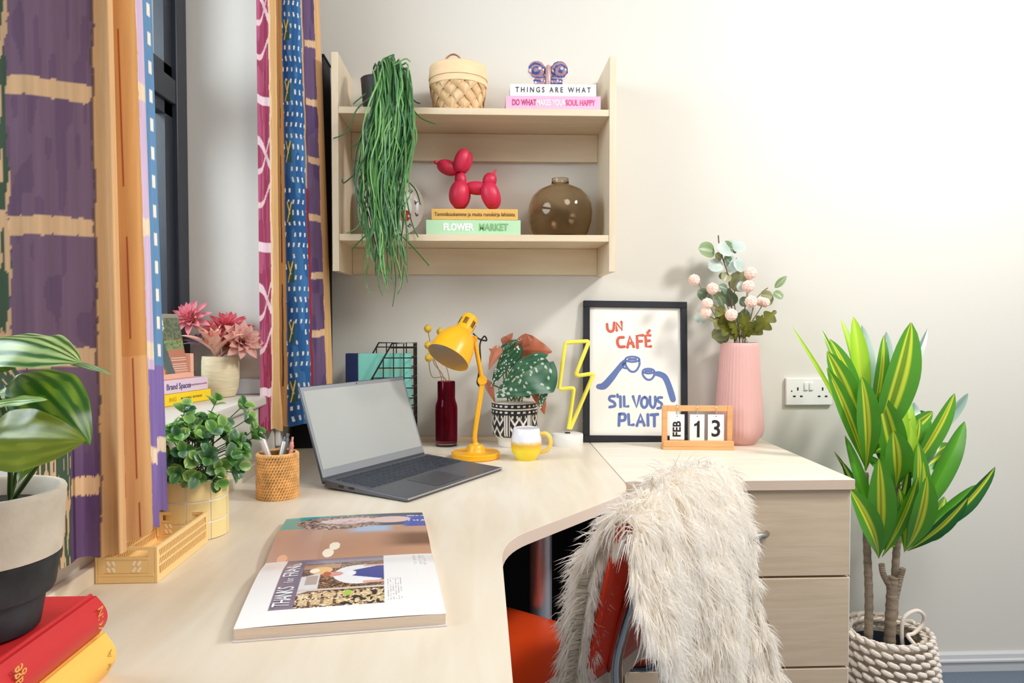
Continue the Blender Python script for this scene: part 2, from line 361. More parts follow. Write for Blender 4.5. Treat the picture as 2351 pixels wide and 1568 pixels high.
def near_col(W, z, t):
    w = W + .05 * (noise1(z * 30, 1) - .5) + .03 * (noise1(z * 130, 2) - .5)
    p = Paint(len(W), (222, 176, 124))
    g = w < 1; p.put(g, (206, 170, 132)); p.put(g & (noise2(t * 260, z * 40, 5) > .42), (62, 84, 66))
    pu = (w >= 1) & (w < 2.02); p.put(pu, (120, 94, 116)); p.put(pu & (noise2(t * 120, z * 22, 6) > .62), (100, 74, 104), .6)
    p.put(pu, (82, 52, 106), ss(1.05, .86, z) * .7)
    p.put(pu & (bars(z, [1.385, 1.555, 1.725, 1.216, 1.053, .892], .023, 0, W) > 0), (221, 182, 140))
    p.put((w > 2.0) & (w < 2.05), (90, 62, 70), .8)
    o = (w >= 3.3) & (w < 4); p.put(o, (202, 146, 86)); p.put(o & (z < 1.05), (214, 166, 112), .8)
    p.put((np.abs(W - 3.52 - .05 * np.sin(z * 3)) < .012) & (noise1(z * 22, 9) > .35), (150, 48, 20))
    r = (w >= 2.95) & (w < 3.3); p.put(r & (z < 1.2), (178, 44, 26)); p.put(r & (bars(z, [1.06, .99, .905, .845], .025, 0, W) > 0), (214, 160, 120))
    l = (w >= 4) & (w < 4.6); p.put(l, (206, 180, 206)); lo = (w >= 4) & (z < 1.03); p.put(lo, (128, 104, 168))
    p.put((l | lo) & (bars(z, [1.59, 1.418, 1.232, 1.058, .905], .024, 0, W) > 0), (232, 208, 180))
    bl = (w >= 4.7) & (z > 1.03); p.put(bl, (96, 138, 178)); p.put((w > 4.6) & (w < 4.75) & (z > 1.03), (120, 110, 50))
    zz = (z % .043) / .043; p.put(bl & (np.abs(W - 5.5) < .13) & (np.abs(zz - .5) < .22), (238, 226, 210))
    return p.out()
def near_shape(x, y, z, w):
    k = np.clip((z - .78) / 1.0, 0, 1.5); q = .17 + .83 * ss(.935, 1.06, z); x = np.where(x < -.489, -.489 + (x + .489) * np.where(w < 2, q + .06 * (1 - q), 1), x); x = np.where(w < 2, np.maximum(x, np.where(z < .94, -.5345, -9)), x)
    return x - .012 * k * (w > 2.3) * np.clip(w - 2.3, 0, 1) * .4, y - .02 * k * np.clip(w - 2.0, 0, 1.5), z
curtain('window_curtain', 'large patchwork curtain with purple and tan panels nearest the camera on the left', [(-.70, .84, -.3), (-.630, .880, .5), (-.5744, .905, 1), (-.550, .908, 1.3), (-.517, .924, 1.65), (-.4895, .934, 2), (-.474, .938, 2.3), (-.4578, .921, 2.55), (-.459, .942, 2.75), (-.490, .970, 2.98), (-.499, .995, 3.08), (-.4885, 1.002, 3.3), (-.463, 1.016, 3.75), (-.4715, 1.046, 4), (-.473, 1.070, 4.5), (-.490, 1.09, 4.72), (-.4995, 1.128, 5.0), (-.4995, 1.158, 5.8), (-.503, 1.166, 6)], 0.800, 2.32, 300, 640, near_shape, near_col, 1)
def far_col(W, z, t):
    w = W + .05 * (noise1(z * 34, 11) - .5); p = Paint(len(W), (222, 178, 122))
    m = w < 1; p.put(m, (160, 62, 100)); p.put(m & (z < 1.05), (150, 40, 60), .6)
    p.put(m & (noise2(W * 14, z * 16, 15) > .62), (190, 96, 134), .8)
    zz = (z - .90) % .36
    p.put(m & (np.abs(zz - .02) < .011), (244, 220, 232)); p.put(m & (np.abs(zz - .15 - .05 * (W - .5)) < .007), (240, 206, 214)); p.put(m & (np.abs(zz - .25 + .05 * (W - .5)) < .011), (240, 214, 226)); p.put(m & (np.abs(zz - .25 - .08 * (W - .5)) < .007), (240, 206, 214))
    p.put((w > 1.0) & (w < 1.08), (240, 214, 180))
    br = (w >= 1.9) & (w < 3); p.put(br, (176, 122, 66)); p.put(br & (np.abs(w - 2.65) < .07) & (noise1(z * 9, 4) > .3), (70, 40, 14))
    b = (w >= 3) & (w < 4); p.put(b, (38, 96, 158)); p.put(b & (noise2(t * 60, z * 16, 7) > .55), (66, 126, 186), .7); p.put(b & (w < 3.35), (20, 62, 122), .6)
    row = z / .0285; col = (t + .003 * np.sin(z * 60)) / .0135; fr = row - np.floor(row); fc = col - np.floor(col)
    gp = ((z - .885) % .157)
    green = b & (w > 3.12) & (w < 3.42) & (gp < .055)
    p.put(b & (np.abs(fr - .5) < .2) & (np.abs(fc - .5) < .17) & (noise2(np.floor(col) * 3.1, np.floor(row) * 2.3, 8) > .22), (236, 238, 232))
    p.put(green, (46, 84, 66)); a = (W - 3.27) / .15; c = (gp - .0275) / .0275
    p.put(green & ((np.abs(a - c * .8) < .2) | ((np.abs(a + c * .8) < .2) & (c > -.2))), (226, 194, 140))
    p.put((w >= 4) & (w < 4.14) & (z < 1.45), (158, 44, 50))
    pu = (w >= 4.08) & (w < 5); p.put(pu & ((w > 4.14) | (z > 1.45)), (108, 84, 122)); p.put(pu & (noise2(t * 80, z * 14, 6) > .6), (84, 62, 108), .7)
    p.put(pu & (w > 4.14) & (bars(z, [.91 + .155 * i for i in range(10)], .019, 0, W) > 0), (224, 190, 152))
    p.put((w > 5.6) & (z > 1.6), (196, 178, 200))
    return p.out()
def far_shape(x, y, z, w):
    s = .82 + .24 * np.clip((2.0 - z) / 1.1, 0, 1.1)
    xx = -.545 + (x + .545) * np.where(w > 2.6, s, .95 + .05 * s) + .006 * np.clip((.95 - z) / .1, 0, 1) * np.sin(w * 4)
    return xx, y, z
curtain('window_curtain', 'narrow patchwork curtain with blue dashed panel hanging beside the wall shelf', [(-.5445, 1.79, -.1), (-.540, 1.815, .1), (-.5265, 1.822, .95), (-.519, 1.834, 1.2), (-.511, 1.842, 1.9), (-.517, 1.862, 2.1), (-.521, 1.895, 2.5), (-.514, 1.915, 2.95), (-.499, 1.915, 3.3), (-.474, 1.918, 3.7), (-.459, 1.935, 4.0), (-.459, 1.955, 4.1), (-.446, 1.968, 4.4), (-.432, 1.98, 4.95), (-.427, 1.99, 5.1), (-.420, 2.01, 5.6), (-.424, 2.035, 6)], .822, 2.32, 260, 560, far_shape, far_col, 2)

# ------------------------------------------------------------------ laptop
ang = math.atan2(.300, .197)
lap = thing('laptop', 'open grey laptop with blank pale screen on the desk', 'laptop', (-.345, 1.563, DZ), ang)
# local: +x along the hinge, -y towards the user
LW, LD = .359, .236
GUN = mat('gunmetal', (84, 88, 96), .38, .6); GUND = mat('gunmetal_dark', (96, 98, 106), .4, .45); KEYM = mat('key_black', (34, 42, 54), .5)
base = MB(); base.add([(0, -.006, .004), (LW, -.006, .004), (LW, -LD, .001), (0, -LD, .001), (0, -.006, .0195), (LW, -.006, .0195), (LW, -LD, .008), (0, -LD, .008)], [(0, 3, 2, 1), (4, 5, 6, 7), (0, 1, 5, 4), (2, 3, 7, 6), (1, 2, 6, 5), (3, 0, 4, 7)])
bo = obj('base', base, GUND, lap, smooth=False, bevel=.002)
obj('base_rim', MB().box(.001, LW - .001, -LD - .0006, -LD + .001, .0055, .0082), mat('alu_bright', (190, 190, 194), .25, .9), lap)
tl = math.atan2(.0115, LD - .006)
def onb(x, y): return .0195 + (y + .006) * math.tan(tl)
km = MB(); km.box(.012, LW - .012, -.125, -.022, -.0001, .0003); kd = obj('key_deck', km, mat('key_deck', (92, 96, 106), .45, .3), lap); kd.location = (0, 0, .0196 - .004); kd.rotation_euler = (0, 0, 0)
kd.location = (0, 0, .0196 + .006 * math.tan(tl)); kd.rotation_euler = (tl, 0, 0)
kmesh = {}
def key(x, y, w_, h_):
    k = (round(w_, 4), round(h_, 4))
    if k not in kmesh:
        me = MB().add([(-w_ / 2, -h_ / 2, 0), (w_ / 2, -h_ / 2, 0), (w_ / 2, h_ / 2, 0), (-w_ / 2, h_ / 2, 0), (-w_ / 2 + .001, -h_ / 2 + .001, .0016), (w_ / 2 - .001, -h_ / 2 + .001, .0016), (w_ / 2 - .001, h_ / 2 - .001, .0016), (-w_ / 2 + .001, h_ / 2 - .001, .0016)], [(4, 5, 6, 7), (0, 1, 5, 4), (1, 2, 6, 5), (2, 3, 7, 6), (3, 0, 4, 7)]).mesh('key', False)
        me.materials.append(KEYM); kmesh[k] = me
    o = bpy.data.objects.new('key', kmesh[k]); COL.objects.link(o); o.parent = kd; o.location = (x, y, .0004)
for r in range(6):
    y = -.030 - r * .0176; h_ = .0148 if r else .011; n = 18; pit = (LW - .03) / n
    for c in range(n):
        if r == 5 and 4 <= c <= 8:
            if c == 6: key(.015 + pit * 6.5, y, pit * 5 - .0026, h_)
            continue
        key(.015 + pit * (c + .5), y, pit - .0026, h_)
tp = obj('touchpad', MB().box(.115, .225, -.222, -.140, .0002, .0006), GUN, lap); tp.location = (0, 0, .0196 + .006 * math.tan(tl)); tp.rotation_euler = (tl, 0, 0)
for y in (-.055, -.085): obj('port', MB().box(-.0006, .002, y - .0075, y + .0075, .0085, .0135), BLACKM, lap)
tilt = math.radians(19.5); LH = .2195
lidE = MB().box(0, LW, -.0045, .0, 0, LH); lid = obj('lid', lidE, GUN, lap, bevel=.0015); lid.location = (0, .001, .009); lid.rotation_euler = (-tilt, 0, 0)
obj('bezel', MB().box(.002, LW - .002, -.0056, -.0046, .013, LH - .002), mat('bezel_grey', (150, 154, 160), .4, .3), lid)
scm = mat('screen_matte', (176, 180, 178), .16, spec=.8)
obj('screen', MB().box(.008, LW - .008, -.0062, -.0057, .030, LH - .011), scm, lid)
obj('webcam', MB().lathe([(0, 0), (.0018, 0), (.0018, .0004), (0, .0004)], 10, M=Matrix.Translation((LW / 2, -.0057, LH - .006)) @ Matrix.Rotation(PI / 2, 4, 'X')), BLACKM, lid)
obj('hinge', MB().tube([(.02, -.002, .012), (LW - .02, -.002, .012)], .0055, 10), GUND, lap)
obj('foot', MB().box(.03, LW - .03, -.014, -.004, .0005, .0045), BLACKM, lap)
obj('foot', MB().box(.05, LW - .05, -LD + .012, -LD + .022, .0002, .0022), BLACKM, lap)

# ------------------------------------------------------------------ magazine
MW, MD = .241, .478
mag = thing('open_magazine', 'open glossy magazine with photo pages lying on the desk before the laptop', 'magazine', (-.281, .815, DZ), math.atan2(.034, .239))
def mz(V):   # height of the page surface from the near edge (0) to the far edge (1)
    return np.where(V < .5, .0165 + .004 * np.sin(np.clip(V / .5, 0, 1) * PI) - .0045 * ss(.36, .5, V), .012 + .0075 * np.sin(np.clip((V - .5) / .5, 0, 1) * PI * .9) ** .8 - .0035 * ss(.5, 1, V))
def page_col(U, V):
    p = Paint(len(U), (243, 242, 242)); n2 = lambda a, b, s: noise2(U * a, V * b, s)
    ph = V > .5; v = (V - .5) / .5; u = U
    p.put(ph, (192, 148, 122)); p.put(ph & (u < .3), (200, 160, 140), .6); p.put(ph * ss(.62, .75, v), (70, 100, 110)); p.put(ph & (v > .62) & (u < .28 + .05 * n2(9, 9, 1)), (60, 172, 172)); p.put(ph & (v > .95) & (u < .5), (40, 190, 190))
    p.put(ph & (v < .62), (168, 190, 220), ss(.42, .56, u) * ss(.8, .7, u) * ss(.42, .5, v)); p.put(ph & (v < .6), (120, 84, 66), ss(.62, .9, u) * ss(.10, .2, v) * ss(.46, .34, v))
    p.put(ph & (u > .6) & (v > .6), (52, 62, 84), ss(.6, .72, u)); p.put(ph & (u > .82) & (v > .55) & (v < .9), (66, 84, 178), ss(.82, .88, u))
    hair = ((u - .40) / .30) ** 2 + ((v - .76) / .21) ** 2 + .35 * (n2(40, 60, 3) - .5) < 1
    p.put(ph & hair, (146, 112, 96)); p.put(ph & hair & (n2(70, 110, 4) > .55), (206, 172, 148)); p.put(ph & hair & (n2(60, 90, 6) > .68), (86, 62, 56))
    face = ((u - .46) / .20) ** 2 + ((v - .79) / .085) ** 2 < 1; p.put(ph & face, (232, 206, 206)); p.put(ph & face & (n2(30, 60, 9) > .72), (180, 140, 146), .6)
    p.put(ph & (((u - .76) / .14) ** 2 + ((v - .78) / .10) ** 2 < 1), (228, 196, 190)); p.put(ph & (u > .86) & (np.abs(v - .88) < .012) & (n2(80, 10, 5) > .45), (235, 235, 245)); p.put(ph & (u > .84) & (np.abs(v - .72) < .02) & (n2(80, 10, 5) > .5), (220, 222, 240))
    for cx, cy, r in ((.395, .20, .034), (.36, .09, .034), (.09, .04, .03)): p.put(ph & (((u - cx) / r) ** 2 + ((v - cy) / (r * 2.0)) ** 2 < 1), (252, 246, 226) if cx > .2 else (236, 186, 150))
    # near page : framed shop photograph
    q = V / .5; b = (~ph) & (u > .13) & (u < .70) & (q > .17)
    p.put(b, (128, 116, 134)); pic = b & (u > .25) & (q < .95); x = (u - .25) / .45; y = (q - .17) / .78
    p.put(pic, (96, 70, 54)); p.put(pic & (n2(90, 200, 21) > .5), (138, 100, 70)); p.put(pic & (n2(120, 240, 22) > .66), (50, 38, 38)); p.put(pic & (n2(110, 230, 23) > .74), (206, 166, 116))
    p.put(pic & (y > .72) & (y < .86) & (x < .45), (190, 146, 116)); p.put(pic & (((x - .22) / .14) ** 2 + ((y - .68) / .09) ** 2 < 1), (240, 196, 130)); p.put(pic & (((x - .14) / .06) ** 2 + ((y - .68) / .05) ** 2 < 1), (255, 244, 224))
    p.put(pic & (x > -.02) & (x < .22) & (np.abs(y - .42 - .3 * (x - .1)) < .16) , (224, 222, 222)); p.put(pic & (x > .06) & (x < .2) & (np.abs(y - .47) < .09), (176, 150, 136), .8)
    sh_ = (((x - .72) / .34) ** 2 + ((y - .56) / .21) ** 2 < 1); p.put(pic & sh_, (240, 240, 244)); p.put(pic & (x > .62) & (np.abs(y - .58) < .06 + .10 * (x - .62) / .38), (64, 72, 150)); p.put(pic & (((x - .6) / .06) ** 2 + ((y - .58) / .05) ** 2 < 1), (246, 246, 248))
    p.put(pic & (((x - .38) / .12) ** 2 + ((y - .58) / .05) ** 2 < 1), (226, 160, 148)); p.put(pic & (((x - .30) / .05) ** 2 + ((y - .58) / .06) ** 2 < 1), (190, 96, 66))
    p.put(pic & (x > .75) & ((np.abs(y - .74) < .025) | (np.abs(y - .38) < .025)), (226, 176, 166)); p.put(pic & (y < .30) & (y > .27), (214, 206, 196)); p.put(pic & (y < .25) & (((x * 7) % 1) > .25) & (((y * 9) % 1) > .3), (212, 184, 138)); p.put(pic & (y < .25) & (n2(110, 230, 35) > .66), (240, 226, 190)); p.put(pic & (x > .5) & (y < .27) & (n2(60, 60, 33) > .6), (50, 46, 48))
    p.put(pic & (x > .55) & (x < .62) & (np.abs(y - .2) < .04), (160, 210, 70)); p.put(pic & (y > .9), (150, 140, 160))
    tx = (~ph) & (u > .72) & (u < .79) & (q > .2) & (q < .5) & (((u * 75) % 1) < .35) & (n2(120, 160, 41) > .45); tx |= (~ph) & (u > .88) & (u < .95) & (q > .70) & (q < .97) & (((u * 90) % 1) < .35) & (n2(120, 160, 42) > .45)
    p.put(tx, (150, 150, 156), .8)
    return p.out()
pg = grid_mesh('pages', 220, 400, lambda U, V: (U * MW, V * MD + .002 * np.sin(U * 3) * (V > .9), mz(V) - .0012 * ((U - .5) * 2) ** 4), page_col)
po = obj('page_spread', pg, amat('glossy_print', .28, coat=.2), mag)
blk = MB(); N_ = 24; prof = [(v / N_ * MD, float(mz(np.array([v / N_]))[0]) - .0009) for v in range(N_ + 1)]
vs = [(x, y, z) for x in (.0006, MW - .0006) for y, z in prof + [(MD - .004, .0016), (.003, .0016)]]; k = N_ + 3
blk.add(vs, [tuple(range(k)), tuple(range(2 * k - 1, k - 1, -1))] + [(i, (i + 1) % k, k + (i + 1) % k, k + i) for i in range(k) if not (i < N_)])
obj('page_block', blk, mat('page_edges', (232, 216, 200), .8, var=.08, vscale=90, vvec=(.2, 1, 12)), mag, smooth=False)
obj('cover', MB().box(-.001, MW + .001, -.0005, MD + .001, .0003, .0015), mat('mag_cover', (226, 222, 220), .4), mag)
PRW = mat('print_white', (236, 236, 240), .5)
def mzv(v): return float(mz(np.array([v]))[0])
for s_, v0, dv, sz in (('THANKS', .108, .0225, .029), ('for', .262, .014, .017), ('FRANKS', .318, .0225, .029)):
    for k, ch_ in enumerate(s_):
        vv = v0 + dv * k; tl_ = math.atan2((mzv(vv + .01) - mzv(vv - .01)), .02 * MD)
        text('headline_letter', ch_, sz, PRW, mag, (MW * .19, vv * MD, mzv(vv) + .0006), (tl_, 0, PI / 2), sx=.66, extr=.0001)

# ------------------------------------------------------------------ books
def book(name, label, loc, rotz, w_, d_, t_, cover, group=None, titles=(), round_spine=False, tilt=0):
    """local: spine faces -y, width along x, thickness up"""
    b = thing(name, label, 'book', loc, rotz, group)
    cm = mat('cover_%s' % '_'.join(map(str, cover)), cover, .45)
    c = MB(); hx = w_ / 2; e = .0028
    c.box(-hx, hx, 0, d_, .0002, e); c.box(-hx, hx, 0, d_, t_ - e, t_)
    if round_spine:
        n = 10; arcp = [(-.011 * math.sin(PI * i / n) - .001, t_ * i / n) for i in range(n + 1)]
        vs = [(x, y, z) for x in (-hx, hx) for y, z in arcp]; vs2 = [(x, y + .003, z) for x in (-hx, hx) for y, z in arcp]; m_ = n + 1
        c.add(vs + vs2, [(i, i + 1, m_ + i + 1, m_ + i) for i in range(n)] + [(2 * m_ + i + 1, 2 * m_ + i, 3 * m_ + i, 3 * m_ + i + 1) for i in range(n)] + [(k * m_ + i, k * m_ + i + 1, (k + 2) * m_ + i + 1, (k + 2) * m_ + i) for i in range(n) for k in (0, 1)])
        c.tube([(-hx, .0045, t_ + .0002), (hx, .0045, t_ + .0002)], .0022, 8)
    else: c.box(-hx, hx, -.0002, e, e * .5, t_ - e * .5)
    obj('cover', c, cm, b, smooth=round_spine, bevel=0 if round_spine else .0006)
    obj('page_block', MB().box(-hx + .003, hx - .003, .004, d_ - .003, e, t_ - e), mat('paper_edges', (238, 230, 214), .8, var=.06, vscale=60, vvec=(.3, .3, 14)), b)
    for s_, sz, colr, xo, sx, bold in titles:
        text('title', s_, sz, mat('ink_%s' % '_'.join(map(str, colr)), colr, .5), b, (xo, -.0007, t_ * .5), sx=sx, bold=bold)
    return b
p = at(1270, 250, 1.985); wz = TOPZ
book('hardback_book', 'pink book reading do what makes your soul happy on the top shelf', (at(1270, 236, 1.966).x, 1.966, wz), -.012, .2590, .155, .0375, (228, 178, 204), 'books on the wall shelf', (('DO WHAT', .0225, (198, 62, 130), -.079, .60, .0006), ('MAKES YOUR', .0225, (244, 236, 240), -.006, .58, .0005), ('SOUL HAPPY', .0225, (214, 70, 140), .074, .62, .0004)))
book('hardback_book', 'white book reading things are what lying under the butterfly ornament', (at(1270, 206, 1.97).x, 1.97, wz + .0382), -.02, .2350, .15, .0325, (234, 233, 234), 'books on the wall shelf', (('T H I N G S   A R E   W H A T', .0200, (44, 44, 46), .0, .80, .0002),))
wz = LOWZ
book('hardback_book', 'mint green flower market book on the lower shelf', (at(1087, 520, 1.966).x, 1.966, wz), 0, .2570, .155, .0400, (184, 220, 180), 'books on the wall shelf', (('FLOWER', .0260, (238, 243, 236), -.041, .80, .0011), ('MARKET', .0260, (128, 178, 122), .054, .80, .0011)))
book('hardback_book', 'ochre book lying under the red balloon dog', (at(1090, 490, 1.97).x, 1.97, wz + .0407), 0, .2350, .15, .0300, (224, 176, 96), 'books on the wall shelf', (('Tammikuukamme ja muita runokirja lahisista', .0145, (96, 72, 34), 0, .84, .0001),))
# foreground pair on the desk
RB = book('thick_book', 'thick red cloth book with gold spine lettering under the foreground plant', (-.390, .615, DZ + .0462), PI / 2, .240, .142, .0405, (200, 40, 44), 'thick cloth books', round_spine=True)
YB = book('thick_book', 'thick yellow cloth book at the bottom of the foreground pile', (-.387, .625, DZ), PI / 2, .240, .142, .0450, (250, 196, 92), 'thick cloth books', round_spine=True)
GOLD = mat('gold_foil', (236, 176, 92), .35, .3)
text('title', 'Voyage', .022, GOLD, RB, (-.022, -.0125, .020), (PI / 2, -PI / 2, 0), sx=.55)
text('title', 'VCN', .013, GOLD, RB, (.108, -.0115, .021), (PI / 2, -PI / 2, 0))
text('title', 'ICO', .022, mat('brass_ink', (206, 160, 70), .5), YB, (.02, -.0125, .022), (PI / 2, -PI / 2, 0), sx=.8)
text('title', 'V A', .012, mat('brass_ink', (206, 160, 70), .5), YB, (.108, -.0115, .022), (PI / 2, -PI / 2, 0))
# pair on the window board
da = math.atan2(.174, .053)
book('paperback_book', 'yellow book below the lilac book on the window sill', (-.676, 1.600, .9125), da, .255, .105, .0258, (250, 214, 40), 'books on the window sill', (('BRANDING  INTERIOR', .007, (150, 130, 60), .06, 1, 0), ('ING', .013, (216, 178, 30), .0, 1, .0003)))
book('paperback_book', 'lilac book with serif spine lettering lying on the yellow book by the window', (-.6795, 1.594, .9388), da, .252, .105, .0290, (230, 206, 222), 'books on the window sill', (('Brand Spaces', .0185, (92, 84, 130), .028, .78, .0002), ('Branded Interiors and the', .0055, (160, 120, 150), .093, 1, 0)))
# teal box book in the wire rack
tb = thing('ring_binder', 'turquoise file book with navy spine standing in the black wire rack', 'book', (-.29, 2.08, DZ))
p0 = at(822, 812, 2.065); p1 = at(943, 812, 2.065); q0 = at(793, 812, 2.065); ztop = p0.z
obj('cover', MB().box(p0.x, p1.x, 2.065, 2.088, DZ + .006, ztop), mat('turquoise_card', (132, 214, 200), .5), tb, world=True, bevel=.001)
obj('spine', MB().box(q0.x, p0.x - .0002, 2.0645, 2.0885, DZ + .006, ztop + .0005), mat('navy_cloth', (16, 34, 84), .6), tb, world=True, bevel=.002)
text('title', 'B L O O M S', .014, mat('gold_print', (212, 190, 140), .5), tb, (.028, -.0155, .222))
text('title', 'THE LIVING HOME', .0085, mat('teal_ink', (50, 120, 116), .5), tb, (.032, -.0155, .194))

# ------------------------------------------------------------------ black wire rack
rk = thing('wire_rack', 'black wire magazine rack with slanted front behind the laptop', 'rack', (-.25, 2.09, DZ))
WM = mat('black_wire', (20, 19, 18), .5)
def wire(a, b, r=.0016): obj('wire', MB().tube([a, b], r, 6), WM, rk, world=True)
zt = 1.034; xr = at(951, 787, 2.05).x
for yy, xl, xb in ((2.045, -.253, -.345), (2.115, -.300, -.39)):
    xR = xr
    def xleft(z): return xl + (xb - xl) * (zt - z) / .16 if z > zt - .16 else xb
    rim = [(xl, yy, zt), (xR, yy, zt), (xR, yy, DZ + .004), (xb, yy, DZ + .004), (xb, yy, zt - .16)]
    obj('rim', MB().tube([Vector(q) for q in rim], .0024, 8, closed=True), WM, rk, world=True)
    for z in np.arange(DZ + .03, zt - .01, .0285): wire((xleft(z), yy, z), (xR, yy, z))
    for i in range(1, 6):
        x = xR - .029 * i
        if x > xb: wire((x, yy, DZ + .004), (x, yy, zt if x > xl else zt - .16 * (xl - x) / (xl - xb)))
for z in list(np.arange(DZ + .004, zt, .0285)) + [zt]: wire((xr, 2.045, z), (xr, 2.115, z))
wire((xr, 2.08, DZ + .004), (xr, 2.08, zt))
for x in np.arange(-.38, xr, .029): wire((x, 2.045, DZ + .004), (x, 2.115, DZ + .004))

# ------------------------------------------------------------------ desk lamp
YEL = mat('lamp_yellow', (244, 176, 28), .32, spec=.5)
lc = Vector((-.016, 1.902, DZ))
lamp = thing('desk_lamp', 'mustard yellow metal desk lamp with tilted bell shade', 'lamp', lc)
obj('base', MB().lathe([(0, 0), (.061, 0), (.064, .002), (.0645, .014), (.062, .0165), (.057, .0150), (.027, .0165), (.0245, .019), (.0235, .027), (.019, .034), (.0085, .037), (.007, .040), (0, .040)], 48), YEL, lamp)
J = at(1107, 873, 1.905); K = at(1089, 778, 1.915)
pole = spline([lc + Vector((.000, 0, .036)), at(1090, 1000, 1.903), at(1097, 950, 1.903), at(1104, 905, 1.904), J], 6)
obj('lower_arm', MB().tube(pole, .0062, 12), YEL, lamp, world=True)
obj('upper_arm', MB().tube([J, K], .0058, 12), YEL, lamp, world=True)
obj('joint', MB().lathe([(0, -.010), (.011, -.010), (.0125, -.008), (.0125, .008), (.011, .010), (0, .010)], 20, M=Matrix.Translation(J) @ Matrix.Rotation(PI / 2, 4, 'X')), YEL, lamp, world=True)
obj('joint', MB().lathe([(0, -.008), (.008, -.008), (.009, .0), (.008, .008), (0, .008)], 16, M=Matrix.Translation(K) @ Matrix.Rotation(PI / 2, 4, 'X')), YEL, lamp, world=True)
ax = Vector((-.43, -.47, -.77)).normalized(); T0 = at(1081, 729, 1.905)
Ms = Matrix.Translation(T0) @ ax.to_track_quat('Z', 'Y').to_matrix().to_4x4()
so = [(0, -.004), (.012, -.004), (.0195, -.001), (.0215, .004), (.0225, .044), (.0235, .047), (.031, .053), (.0415, .066), (.050, .086), (.0545, .108), (.0565, .130), (.0575, .134)]
si = [(.0560, .1335), (.0545, .128), (.0525, .108), (.048, .087), (.0395, .068), (.029, .0555), (.0, .052)]
shd = obj('shade', MB().lathe(so + si[:1], 48, M=Ms), YEL, lamp, world=True)
obj('shade_lining', MB().lathe(si, 48, M=Ms), mat('lamp_inner', (176, 178, 180), .45, .2), shd, world=True)
obj('bulb', MB().lathe([(.008, .045), (.010, .055), (.017, .072), (.019, .084), (.015, .096), (0, .101)], 20, M=Ms), mat('bulb_glass', (236, 232, 222), .2), lamp, world=True)
for g in range(6):
    for q in range(4):
        a = g * PI / 3 + (q - 1.5) * .13
        obj('vent_slot', MB().box(.0218, .0229, -.0007, .0007, .014, .034, M=Ms @ Matrix.Rotation(a, 4, 'Z')), BLACKM, shd, world=True)
cord = spline([at(1086, 765, 1.925), at(1100, 778, 1.925), at(1117, 782, 1.92), at(1112, 772, 1.93), at(1102, 790, 1.925), at(1103, 830, 1.92), at(1098, 865, 1.918), at(1096, 880, 1.918), at(1106, 893, 1.912), at(1105, 900, 1.911)], 6)
obj('cord', MB().tube(cord, .0022, 8), BLACKM, lamp, world=True)

# ------------------------------------------------------------------ mug
mc = Vector((.117, 1.872, DZ)); mug = thing('coffee_mug', 'round mug glazed white above and yellow below', 'mug', mc)
mo = [(0, .001), (.022, .001), (.025, 0), (.028, .004), (.0365, .018), (.0405, .035), (.0400, .055), (.0362, .074), (.0340, .0825), (.0325, .0835), (.031, .082), (.033, .072), (.037, .054), (.0372, .035), (.033, .018), (.0, .009)]
me = MB().lathe(mo, 48).mesh('mug'); co = np.array([v.co for v in me.vertices]); p = Paint(len(co), (228, 228, 234))
gm = mat('mug_glaze', (230, 230, 234), .22, coat=.4)
nt = gm.node_tree; b = nt.nodes['Principled BSDF']; tc = N(nt, 'ShaderNodeTexCoord'); sp = N(nt, 'ShaderNodeSeparateXYZ'); nz = N(nt, 'ShaderNodeTexNoise'); nz.inputs['Scale'].default_value = 60
ma = N(nt, 'ShaderNodeMath', operation='MULTIPLY_ADD'); ma.inputs[1].default_value = .007; rp = N(nt, 'ShaderNodeValToRGB'); mr = N(nt, 'ShaderNodeMapRange'); mr.inputs['From Max'].default_value = .085
nt.links.new(tc.outputs['Object'], sp.inputs[0]); nt.links.new(tc.outputs['Object'], nz.inputs['Vector']); nt.links.new(nz.outputs[0], ma.inputs[0]); nt.links.new(sp.outputs['Z'], ma.inputs[2]); nt.links.new(ma.outputs[0], mr.inputs[0]); nt.links.new(mr.outputs[0], rp.inputs[0]); nt.links.new(rp.outputs[0], b.inputs['Base Color'])
cr = rp.color_ramp; cr.elements[0].color = (*lin((240, 214, 40)), 1); cr.elements[0].position = .36; cr.elements[1].color = (*lin((230, 230, 238)), 1); cr.elements[1].position = .66
e = cr.elements.new(.52); e.color = (*lin((224, 172, 50)), 1); e = cr.elements.new(.60); e.color = (*lin((226, 204, 150)), 1)
obj('body', me, gm, mug)
hp = [Vector((.036, 0, .068)), Vector((.052, -.001, .070)), Vector((.064, -.002, .058)), Vector((.064, -.002, .040)), Vector((.055, -.001, .026)), Vector((.036, 0, .020))]
h = obj('handle', MB().tube(spline(hp, 6), .0052, 12), mat('mug_handle_glaze', (238, 200, 96), .25, coat=.3), mug); h.rotation_euler = (0, 0, -.25)

